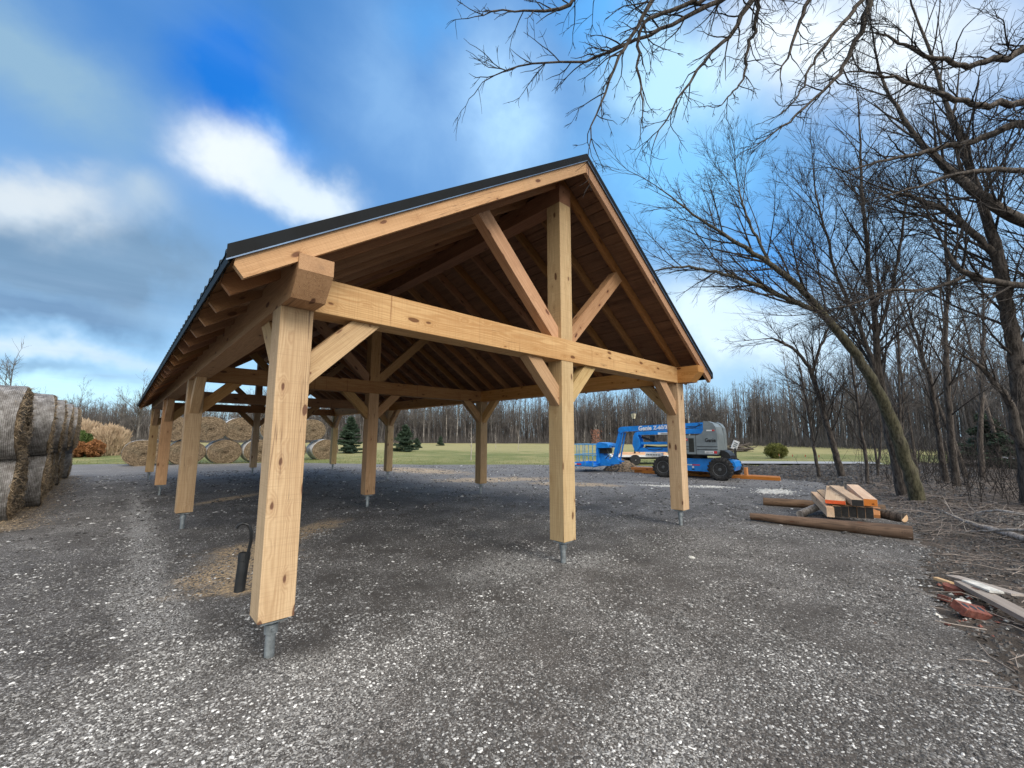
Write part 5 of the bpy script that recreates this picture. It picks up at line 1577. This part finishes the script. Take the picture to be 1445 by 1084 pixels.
PR = [proto_tree('woodland_tree', 60+i, h, s, r, 3, f, m, d) for i, (h, s, r, f, m, d) in enumerate([
    (14.5, 5.0, .15, 1, 'far_bark', .8), (13.5, 4.4, .13, 2, 'far_bark', .8), (15.5, 4.6, .17, 1, 'far_bark_pale', .75), (11.5, 3.6, .11, 1, 'far_bark', .9), (14, 5.6, .17, 1, 'far_bark', .8), (12, 3.4, .10, 1, 'far_bark_pale', .8), (14, 5.2, .14, 2, 'far_bark', .75)])]
pused = [False]*len(PR)
WL = [(-60, 150), (-20, 138), (12, 128), (34, 108), (49, 93), (58, 84), (67, 73), (77, 52), (82, 40), (84, 30), (84, 22), (81, 12), (72, 2), (62, -8), (56, -20)]
seg = [math.dist(WL[i], WL[i+1]) for i in range(len(WL)-1)]; tot = sum(seg)


def on_line(t, back):
    s = t*tot
    for i, L in enumerate(seg):
        if s <= L: break
        s -= L
    a, c = WL[i], WL[i+1]; f = s/L
    x = a[0]+(c[0]-a[0])*f; y = a[1]+(c[1]-a[1])*f
    nx_, ny_ = (c[1]-a[1])/L, -(c[0]-a[0])/L
    if nx_*a[0]+ny_*a[1] < 0: nx_, ny_ = -nx_, -ny_
    return x+nx_*back, y+ny_*back


gr = np.random.default_rng(77)
NT_ = 230
for i in range(NT_):
    t = (i+gr.uniform(0, 1))/NT_
    x, y = on_line(t, gr.uniform(0, 16))
    k = int(gr.integers(0, len(PR)))
    if not pused[k]: o = PR[k]; pused[k] = True
    else: o = copy_tree(PR[k])
    s = gr.uniform(.78, 1.12)*(.80 if x < 25 else 1.0)
    o.location = (x, y, 0); o.rotation_euler = (0, 0, gr.uniform(0, 6.28)); o.scale = (s, s, s*gr.uniform(.9, 1.1))
    setp(o, 'tall bare grey tree at the edge of the wood beyond the field', 'tree', 'bare trees of the wood beyond the field')

# the mass of the wood behind them: dense trunks and twigs, one object
g = np.random.default_rng(91); T = Tubes()
for i in range(7000):
    x, y = on_line(g.uniform(0, 1), g.uniform(4, 45)); H = g.uniform(8, 14)*(.8 if x < 25 else 1); lean = g.normal(0, .06, 2)
    T.add([(x, y, 0), (x+lean[0]*H*.5, y+lean[1]*H*.5, H*.5), (x+lean[0]*H, y+lean[1]*H, H)], [g.uniform(.08, .17), .07, .015], 4)
    for k in range(13):
        z = g.uniform(.12, .98)*H; a = g.uniform(0, 6.28); L = g.uniform(1, 3)*(1.3-z/H)
        q = np.array([x+lean[0]*z, y+lean[1]*z, z]); e = q+np.array([math.cos(a)*L*.6, math.sin(a)*L*.6, L*.8])
        T.add([q, (q+e)/2+g.normal(0, .1, 3), e], [.035, .022, .010], 3)
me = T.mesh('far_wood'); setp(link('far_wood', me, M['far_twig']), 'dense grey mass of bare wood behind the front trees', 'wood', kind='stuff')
# brush at the foot of the wood
g = np.random.default_rng(92); T = Tubes()
for i in range(15000):
    x, y = on_line(g.uniform(0, 1), g.uniform(-2, 14)); H = g.uniform(.6, 2.9); l = g.normal(0, .3, 2)
    T.add([(x, y, 0), (x+l[0]*H*.5, y+l[1]*H*.5, H*.55), (x+l[0]*H, y+l[1]*H, H)], [.028, .020, .010], 3)
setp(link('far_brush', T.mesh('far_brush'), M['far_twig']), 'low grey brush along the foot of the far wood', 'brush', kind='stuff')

# mid-distance woodland on the right: real individual trees, copies of two protos
PM = [proto_tree('thin_tree', 80+i, h, s, r, 3, f, m, d, .05, .005) for i, (h, s, r, f, m, d) in enumerate([(8.5, 1.8, .075, 1, 'bark', 1.7), (7.0, 1.5, .055, 2, 'bark', 1.7), (9.5, 2.1, .10, 1, 'bark', 1.6), (5.0, 1.2, .035, 1, 'bark', 2.0)])]
mu = [False]*4
g = np.random.default_rng(95)
spots = [(22.5, -2.3), (24, -4.0), (25.5, -1.5), (27, -5.5), (29, -3.2), (21, -5.2), (19.0, -6.0), (23, -7.3), (26, -8.5), (30, -7), (33, -5), (36, -9), (34, -1.8), (38, -4.5), (41, -9), (44, -12), (31, -11), (28, 1.2), (21.5, -1.2), (40, .5), (46, -6), (50, -14), (37, -14), (24.5, -10.5), (33, -14), (18, -2.2), (22, -3.6)]
for i, (x, y) in enumerate(spots):
    k = int(g.integers(0, 4)) if i < 28 else 3
    if not mu[k]: o = PM[k]; mu[k] = True
    else: o = copy_tree(PM[k])
    s = g.uniform(.85, 1.2)
    o.location = (x, y, float(gh(x, y))-.02); o.rotation_euler = (g.normal(0, .05), g.normal(0, .05), g.uniform(0, 6.28)); o.scale = (s, s, s)
    setp(o, 'thin bare woodland tree among the tangle at the right', 'tree', 'thin bare trees in the right woodland')

# undergrowth
g = np.random.default_rng(96); T = Tubes()
n_ = 0
while n_ < 2600:
    x = g.uniform(9, 46); y = g.uniform(-16, 1.5)
    if zone(x, y) < .6 or inside(x, y, YARD) or edge_dist(x, y, YARD) < (1.0 if x > 15 else 1.6): continue
    if x < 14 and g.uniform() < .85: continue
    if x > 18 and y > -1.5 and g.uniform() < .85: continue
    n_ += 1
    H = g.uniform(.3, 1.8)*(1 if g.uniform() < .85 else 1.8); l = g.normal(0, .38, 3)
    z = float(gh(x, y)); p0 = np.array([x, y, z-.02]); p1 = p0+np.array([l[0]*H*.5, l[1]*H*.5, H*.5]); p2 = p0+np.array([l[0]*H, l[1]*H, H])
    T.add([p0, p1, p2], [.008, .006, .003], 3)
    for k in range(3):
        q = p1+(p2-p1)*g.uniform(-.5, .8); e = q+g.normal(0, .22, 3)*H*.6+np.array([0, 0, .12*H]); T.add([q, (q+e)/2+g.normal(0, .02, 3), e], [.005, .004, .002], 3)
setp(link('undergrowth', T.mesh('undergrowth'), M['twig']), 'tangled bare undergrowth on the woodland floor', 'undergrowth', kind='stuff')

# fallen leaves and twigs on the woodland floor
g = np.random.default_rng(97); N = 30000
x = np.concatenate([g.uniform(3, 14, N//2), g.uniform(9, 32, N//2)]); y = np.concatenate([g.uniform(-9, -2.2, N//2), g.uniform(-13, 2, N//2)])
ok = (zone(x, y) > .5) & ~inside(x, y, YARD); ok |= (g.uniform(0, 1, N) < .012) & (x < 14)
x, y = x[ok], y[ok]; N = len(x); z = gh(x, y)+g.uniform(.008, .04, N)
s = g.uniform(.006, .022, N)*(1+.6*(x > 12)); a = g.uniform(0, 6.28, N)
u = np.stack([np.cos(a)*s, np.sin(a)*s, g.normal(0, .3, N)*s], 1); v = np.stack([-np.sin(a)*s*.6, np.cos(a)*s*.45, g.normal(0, .3, N)*s], 1)
c = np.stack([x, y, z], 1)
cu_ = np.array([0, 0, 1.0])*s[:, None]*.35
V = np.stack([c-u, c-v+cu_*.2, c+u, c+v+cu_], 1).reshape(-1, 3)
me = np_mesh('fallen_leaves', V, np.arange(4*N).reshape(-1, 4), attrs={'tone': np.repeat(g.uniform(0, 1, N), 4)})
setp(link('fallen_leaves', me, M['dead_leaf']), 'brown fallen leaves scattered over the woodland floor', 'leaves', kind='stuff')
# clods of churned soil
g = np.random.default_rng(98); N = 26000
x = np.concatenate([g.uniform(3, 13, N//2), g.uniform(12, 31, N//2)]); y = np.concatenate([g.uniform(-6, -2.4, N//2), g.uniform(-4, 5.5, N//2)])
ok = (zone(x, y) > .4) & ~inside(x, y, YARD); x, y = x[ok], y[ok]; N = len(x)
s = g.uniform(.005, .028, N)*(1+(x > 11)*1.0+(x > 16)*1.2)
base = np.array([[1, 0, 0], [0, 1, 0], [-1, 0, 0], [0, -1, 0], [0, 0, .7], [0, 0, -.5]])
F0 = np.array([[0, 1, 4], [1, 2, 4], [2, 3, 4], [3, 0, 4], [1, 0, 5], [2, 1, 5], [3, 2, 5], [0, 3, 5]])
V = base[None]*g.uniform(.6, 1.4, (N, 6, 1))*s[:, None, None]; V = V+np.stack([x, y, gh(x, y)], 1)[:, None]
me = np_mesh('soil_clods', V.reshape(-1, 3), (F0[None]+(np.arange(N)*6)[:, None, None]).reshape(-1, 3), attrs={'tone': np.repeat(g.uniform(0, .5, N), 6)})
setp(link('soil_clods', me, M['stone']), 'dark clods of churned soil beside the gravel', 'soil', kind='stuff')


g = np.random.default_rng(151); T = Tubes(); n_ = 0
while n_ < 2600:
    x = g.uniform(3.3, 22); y = g.uniform(-8, -1.0)
    if zone(x, y) < .5 or inside(x, y, YARD): continue
    n_ += 1
    a = g.uniform(0, 6.28); L = g.uniform(.06, .5)*(1+(x > 9)); z = float(gh(x, y))+g.uniform(.01, .05); dz = g.normal(0, .12)*L
    p0 = np.array([x, y, z]); p2 = p0+np.array([math.cos(a)*L, math.sin(a)*L, abs(dz)]); pm = (p0+p2)/2+g.normal(0, .04, 3)*L
    r = g.uniform(.0015, .007); T.add([p0, pm, p2], [r, r*.8, r*.4], 4)
setp(link('fallen_twigs', T.mesh('fallen_twigs'), M['grey_board']), 'grey broken sticks strewn over the dirt bank', 'twigs', kind='stuff')
for mn, sd2, cnt, lb in (('brick_red', 161, 34, 'small red brick shards around the rubble heap'), ('white_stone', 162, 46, 'small whitish plaster shards around the rubble heap')):
    g = np.random.default_rng(sd2)
    base = np.array([[1, 0, 0], [0, 1, 0], [-1, 0, 0], [0, -1, 0], [0, 0, .7], [0, 0, -.5]])
    F0 = np.array([[0, 1, 4], [1, 2, 4], [2, 3, 4], [3, 0, 4], [1, 0, 5], [2, 1, 5], [3, 2, 5], [0, 3, 5]])
    sz_ = g.uniform(.006, .028, cnt); V = base[None]*g.uniform(.4, 1.5, (cnt, 6, 3))*sz_[:, None, None]
    cx = g.normal(5.2, .40, cnt); cy = -3.42+g.normal(0, .13, cnt)
    V = V+np.stack([cx, cy, gh(cx, cy)+.012], 1)[:, None]
    setp(link('shards', np_mesh('shards', V.reshape(-1, 3), (F0[None]+(np.arange(cnt)*6)[:, None, None]).reshape(-1, 3)), M[mn]), lb, 'rubble', kind='stuff')


# fallen pale branches
def fallen(G, label, seed, tw=5):
    g = np.random.default_rng(seed); T = Tubes(); TT = Tubes()
    P = dict(up=.0, wob=.12, sp=[.2, .3, .4], ang=(.4, 1.0), ratio=.5, rmin=.003, seg=[.1, .12, .15])
    base = (G[0][0], G[0][1], 0)
    guide(T, TT, g, G, 1, P, .35, .8, .2, 8, 3, .01)
    root = empty('fallen_branch', base, 0, label, 'branch')
    link('limb', T.mesh('limb', base), M['pale_branch'], root); link('twigs', TT.mesh('twigs', base), M['pale_branch'], root)


fallen([(8.4, -4.35, .16, .055), (9.0, -4.0, .14, .05), (9.7, -3.75, .12, .045), (10.5, -3.40, .10, .03), (11.3, -3.2, .12, .015)], 'long pale fallen branch lying on the soil at the right edge', 5)
fallen([(9.9, -4.5, .30, .03), (10.2, -4.0, .38, .025), (10.7, -3.7, .28, .02), (11.4, -3.6, .14, .01)], 'thin pale arched fallen branch behind the long one at the right edge', 6)
fallen([(7.9, -4.1, .42, .022), (8.3, -3.8, .32, .02), (8.9, -3.55, .18, .012), (9.3, -3.4, .08, .008)], 'thin forked grey branch poking up in front of the long fallen one', 7)


# ------------------------------------------------------------------ spruces, shrubs, hedge
def leaf_quads(g, C, U, Vv, tone):
    V = np.stack([C-U-Vv, C+U-Vv*.6, C+U*1.2+Vv*.6, C-U*.8+Vv], 1).reshape(-1, 3)
    return V, np.arange(len(V)).reshape(-1, 4), np.repeat(tone, 4)


def spruce(x, y, H, Rr, label, seed, n=9000, group='spruces on the lawn'):
    g = np.random.default_rng(seed)
    root = empty('spruce_tree', (x, y, 0), 0, label, 'spruce', group)
    T = Tubes(); T.add([(0, 0, 0), (0, 0, H*.5), (0, 0, H)], [.03*H+.01, .018*H, .006], 7)
    nb = int(26*H); Cs = []; Us = []; Vs = []; to = []
    per = max(20, n//nb)
    for b_ in range(nb):
        t = (b_+.5)/nb; z = H*(.03+.95*t**.9); a = g.uniform(0, 6.28); L = Rr*(1-t)**.85*g.uniform(.75, 1.15)+.06
        d = np.array([math.cos(a), math.sin(a), .12-.25*(1-t)])
        tip = np.array([0, 0, z])+d*L+np.array([0, 0, .10*L])
        T.add([(0, 0, z), np.array([0, 0, z])+d*L*.6, tip], [.012, .008, .003], 3)
        s = g.uniform(.12, 1, per)**.8
        P = np.array([0, 0, z])[None]+d[None]*(L*s)[:, None]; P[:, 2] += .10*L*s**2
        side = np.array([-math.sin(a), math.cos(a), 0]); wdt = .42*L*(1.1-s)+.10
        P = P+side[None]*(g.uniform(-1, 1, per)*wdt)[:, None]; P[:, 2] -= g.uniform(0, .14, per)
        dd = d[None]+side[None]*g.normal(0, .6, (per, 1))+g.normal(0, .25, (per, 3)); dd /= np.linalg.norm(dd, axis=1)[:, None]
        sz = g.uniform(.06, .13, per)[:, None]*(H/3.2)**.3
        Cs.append(P); Us.append(dd*sz); vv = np.cross(dd, g.normal(0, 1, (per, 3))); vv /= np.linalg.norm(vv, axis=1)[:, None]; Vs.append(vv*sz*.30)
        to.append(np.clip(g.uniform(.0, .6)+g.normal(.1, .2, per)+.25*s, 0, 1))
    V, F, tn = leaf_quads(g, np.concatenate(Cs), np.concatenate(Us), np.concatenate(Vs), np.concatenate(to))
    link('trunk', T.mesh('trunk'), M['bark'], root)
    link('needles', np_mesh('needles', V, F, attrs={'tone': tn}), M['spruce'], root)


spruce(15.85, 37.6, 3.65, 1.45, 'large dark spruce right of the hay bale pyramid', 101, 26000)
spruce(21.7, 37.3, 2.95, 1.55, 'broad dark spruce seen right of the third rear post', 102, 26000)
spruce(29.8, 48.6, 1.45, .75, 'small spruce tucked behind the broad one', 103, 9000)
spruce(41.2, 59.8, 1.7, .75, 'tiny lone spruce far out on the field', 104, 9000)
spruce(33.5, -4.6, 3.0, 1.5, 'scraggy dark evergreen in the right woodland', 105, 12000, 'evergreens in the woodland')


def bush(name, x, y, rx, ry, H, mat, label, cat, seed, n=6000, leaf=.05, stems=30, grassy=False, parts=('stems', 'foliage')):
    g = np.random.default_rng(seed)
    root = empty(name, (x, y, 0), 0, label, cat)
    T = Tubes()
    for k in range(stems):
        a = g.uniform(0, 6.28); r = math.sqrt(g.uniform(0, .7))
        T.add([(math.cos(a)*r*rx*.4, math.sin(a)*r*ry*.4, 0), (math.cos(a)*r*rx*.7, math.sin(a)*r*ry*.7, H*.5), (math.cos(a)*r*rx, math.sin(a)*r*ry, H*g.uniform(.7, .95))], [.012, .008, .004], 3)
    link(parts[0], T.mesh('stems'), M['twig'], root)
    u = g.normal(0, 1, (n, 3)); u /= np.linalg.norm(u, axis=1)[:, None]
    rr = g.uniform(.45, 1.0, n)**.5*(1+.16*np.sin(u[:, 0]*7+seed)*np.sin(u[:, 1]*6)+.10*np.sin(u[:, 2]*9+u[:, 0]*5))
    C = np.stack([u[:, 0]*rr*rx, u[:, 1]*rr*ry, H*.5+u[:, 2]*rr*H*.5], 1); C[:, 2] = np.maximum(C[:, 2], .04)
    if grassy:
        d = np.stack([u[:, 0]*.45, u[:, 1]*.45, np.full(n, 1.0)], 1)+g.normal(0, .22, (n, 3)); sz = leaf*g.uniform(1.5, 4, n)[:, None]; asp = .06
    else:
        d = u+g.normal(0, .8, (n, 3)); sz = leaf*g.uniform(.6, 1.3, n)[:, None]; asp = .5
    d /= np.linalg.norm(d, axis=1)[:, None]; v = np.cross(d, g.normal(0, 1, (n, 3))); v /= np.linalg.norm(v, axis=1)[:, None]
    V, F, tn = leaf_quads(g, C, d*sz, v*sz*asp, np.clip(g.uniform(0, .8, n)+.2*u[:, 2], 0, 1))
    link(parts[1], np_mesh('foliage', V, F, attrs={'tone': tn}), mat, root)
    return root


bush('globe_shrub', 35.64, 5.99, .75, .75, 1.12, M['globe_green'], 'round green globe shrub on the lawn right of the boom lift', 'shrub', 110, 9000, .035)
bush('rust_hedge', -3.05, 41.7, .55, 1.0, 1.25, M['rust'], 'rust brown clipped shrub left of the other rust one in front of the pampas grass', 'shrub', 111, 7000, .05)
bush('rust_hedge', -2.05, 41.2, .55, .9, 1.30, M['rust'], 'rust brown clipped shrub at the right nearest the lawn by the pampas grass', 'shrub', 112, 7000, .05)
bush('green_shrub', -3.0, 43.2, .75, .75, 2.0, M['shrub_green'], 'dark green shrub between the rust hedge and the pampas grass', 'shrub', 113, 9000, .06)
bush('pampas_grass', -3.0, 46.6, 1.35, 1.2, 2.65, M['pampas'], 'left clump of tall beige pampas grass beyond the bale stack', 'ornamental grass', 114, 11000, .11, 30, True)
bush('pampas_grass', -1.35, 45.2, 1.15, 1.1, 2.25, M['pampas'], 'right clump of tall beige pampas grass nearest the marker post', 'ornamental grass', 115, 10000, .11, 30, True)
mk = MB(); mk.beam((0, 0, 0), (0, 0, 1.72), .12, .12, bev=.01); mk.beam((0, 0, 1.72), (0, 0, 1.80), .16, .16); o = mk.build('marker_post', M['black_metal']); o.location = (-.95, 55, 0)
setp(o, 'dark marker post standing by the path right of the pampas grass', 'post')

# saplings on the field
def sapling(x, y, H, label, seed, leaves=0, mat='pale_branch', tube=False):
    g = np.random.default_rng(seed); root = empty('sapling', (x, y, 0), 0, label, 'sapling', 'young trees planted on the field')
    P = dict(up=.06, wob=.10, sp=[.2, .3, .4], ang=(.4, .9), ratio=.5, rmin=.007, seg=[.2, .25, .3])
    T = Tubes(); TT = Tubes()
    guide(T, TT, g, [(0, 0, 0, .035), (.02, 0, H*.5, .025), (0, .03, H, .010)], 1, P, .16, H*.28, .35, 6, 3, .005)
    link('trunk', T.mesh('trunk'), M[mat], root); link('crown', TT.mesh('crown'), M[mat], root)
    if leaves:
        C = np.stack([g.normal(0, .22, leaves), g.normal(0, .22, leaves), g.uniform(.25, .8, leaves)*H], 1)
        d = g.normal(0, 1, (leaves, 3)); d /= np.linalg.norm(d, axis=1)[:, None]; v = np.cross(d, g.normal(0, 1, (leaves, 3))); v /= np.linalg.norm(v, axis=1)[:, None]
        V, F, tn = leaf_quads(g, C, d*.05, v*.025, g.uniform(0, 1, leaves)); link('leaves', np_mesh('leaves', V, F, attrs={'tone': tn}), M['red_leaf'], root)


sapling(16.85, 19.38, 2.3, 'pale thin sapling on the grass left of the middle rear post', 121)
sapling(32.9, 20.4, 2.9, 'sapling still holding reddish dead leaves behind the lift basket', 122, 420)
sapling(33.4, 31.8, 2.4, 'pale sapling on the field right of the middle rear post', 123)
sapling(35.3, 38.0, 1.9, 'smaller pale sapling farther out beside the middle rear post', 124)
sapling(40.5, 27.5, 2.2, 'pale sapling standing left of the front middle post', 125)

# orange marker flags
fl = ['leftmost orange marker flag beside the globe shrub', 'second orange marker flag from the globe shrub', 'third orange marker flag from the globe shrub', 'rightmost orange marker flag by the dark trees']
for k, (x, y) in enumerate([(33.4, 5.2), (33.0, 4.3), (33.2, 3.6), (33.5, 2.9)]):
    r_ = empty('marker_flag', (x, y, 0), R(30), fl[k], 'flag', 'orange flags along the lawn edge')
    b = MB(); b.tube([(0, 0, 0), (0, 0, .42)], .006, 5); b.build('wire', M['galvanised'], r_)
    b = MB(); b.box(.0, .16, -.004, .004, .27, .42); b.build('flag', M['flag_orange'], r_)

# brush pile out on the field
g = np.random.default_rng(130); T = Tubes()
for k in range(60):
    a = g.uniform(-.5, .5)+(-.75); L = g.uniform(1, 3.4); c = np.array([g.normal(0, 1.1), -g.normal(0, .5), g.uniform(.1, .95)*g.uniform(.3, 1)])
    d = np.array([math.cos(a), math.sin(a), g.normal(0, .12)])*L/2; r = g.uniform(.02, .09)
    T.add([c-d, c+g.normal(0, .05, 3), c+d], [r, r*.9, r*.6], 6)
o = link('brush_pile', T.mesh('brush_pile'), M['bark'], None, (50.0, 13.6, 0)); setp(o, 'pile of dark cut logs and brush on the field behind the boom lift', 'brush pile')

# trees at the far left
bt = [('tree_left_tall', 1.5, 92, .95, 4, 'broad bare tree above the left end of the pavilion eave'), ('t', -9.2, 61.5, .82, 0, 'bare tree showing its top above the left bale stack')]
for nm, x, y, s, k, lb in bt:
    o = copy_tree(PR[k]); o.location = (x, y, 0); o.scale = (s*1.1, s*1.1, s*.85); o.rotation_euler = (0, 0, 1.3); setp(o, lb, 'tree')
    if 'group' in o: del o['group']
    o.name = 'bare_tree'

# grass blades along the edge of the lawn
g = np.random.default_rng(140); N = 60000
t = g.uniform(0, 1, N)
x = g.uniform(-8, 40, N); y = g.uniform(4, 46, N)
d_ = edge_dist(x, y, YARD); ok = ~inside(x, y, YARD) & (zone(x, y) < .3) & (g.uniform(0, 1, N) < np.exp(-d_/5)) & (x+y > 16)
x, y = x[ok], y[ok]; N = len(x); H = g.uniform(.03, .10, N); a = g.uniform(0, 6.28, N); wd = .012
z = gh(x, y)
V = np.stack([np.stack([x-np.cos(a)*wd, y-np.sin(a)*wd, z], 1), np.stack([x+np.cos(a)*wd, y+np.sin(a)*wd, z], 1), np.stack([x+g.normal(0, .03, N), y+g.normal(0, .03, N), z+H], 1)], 1).reshape(-1, 3)
me = np_mesh('grass', V, np.arange(3*N).reshape(-1, 3), attrs={'tone': np.repeat(g.uniform(0, 1, N), 3)})
setp(link('grass', me, M['grass']), 'short winter grass along the edge of the lawn', 'grass', kind='stuff')
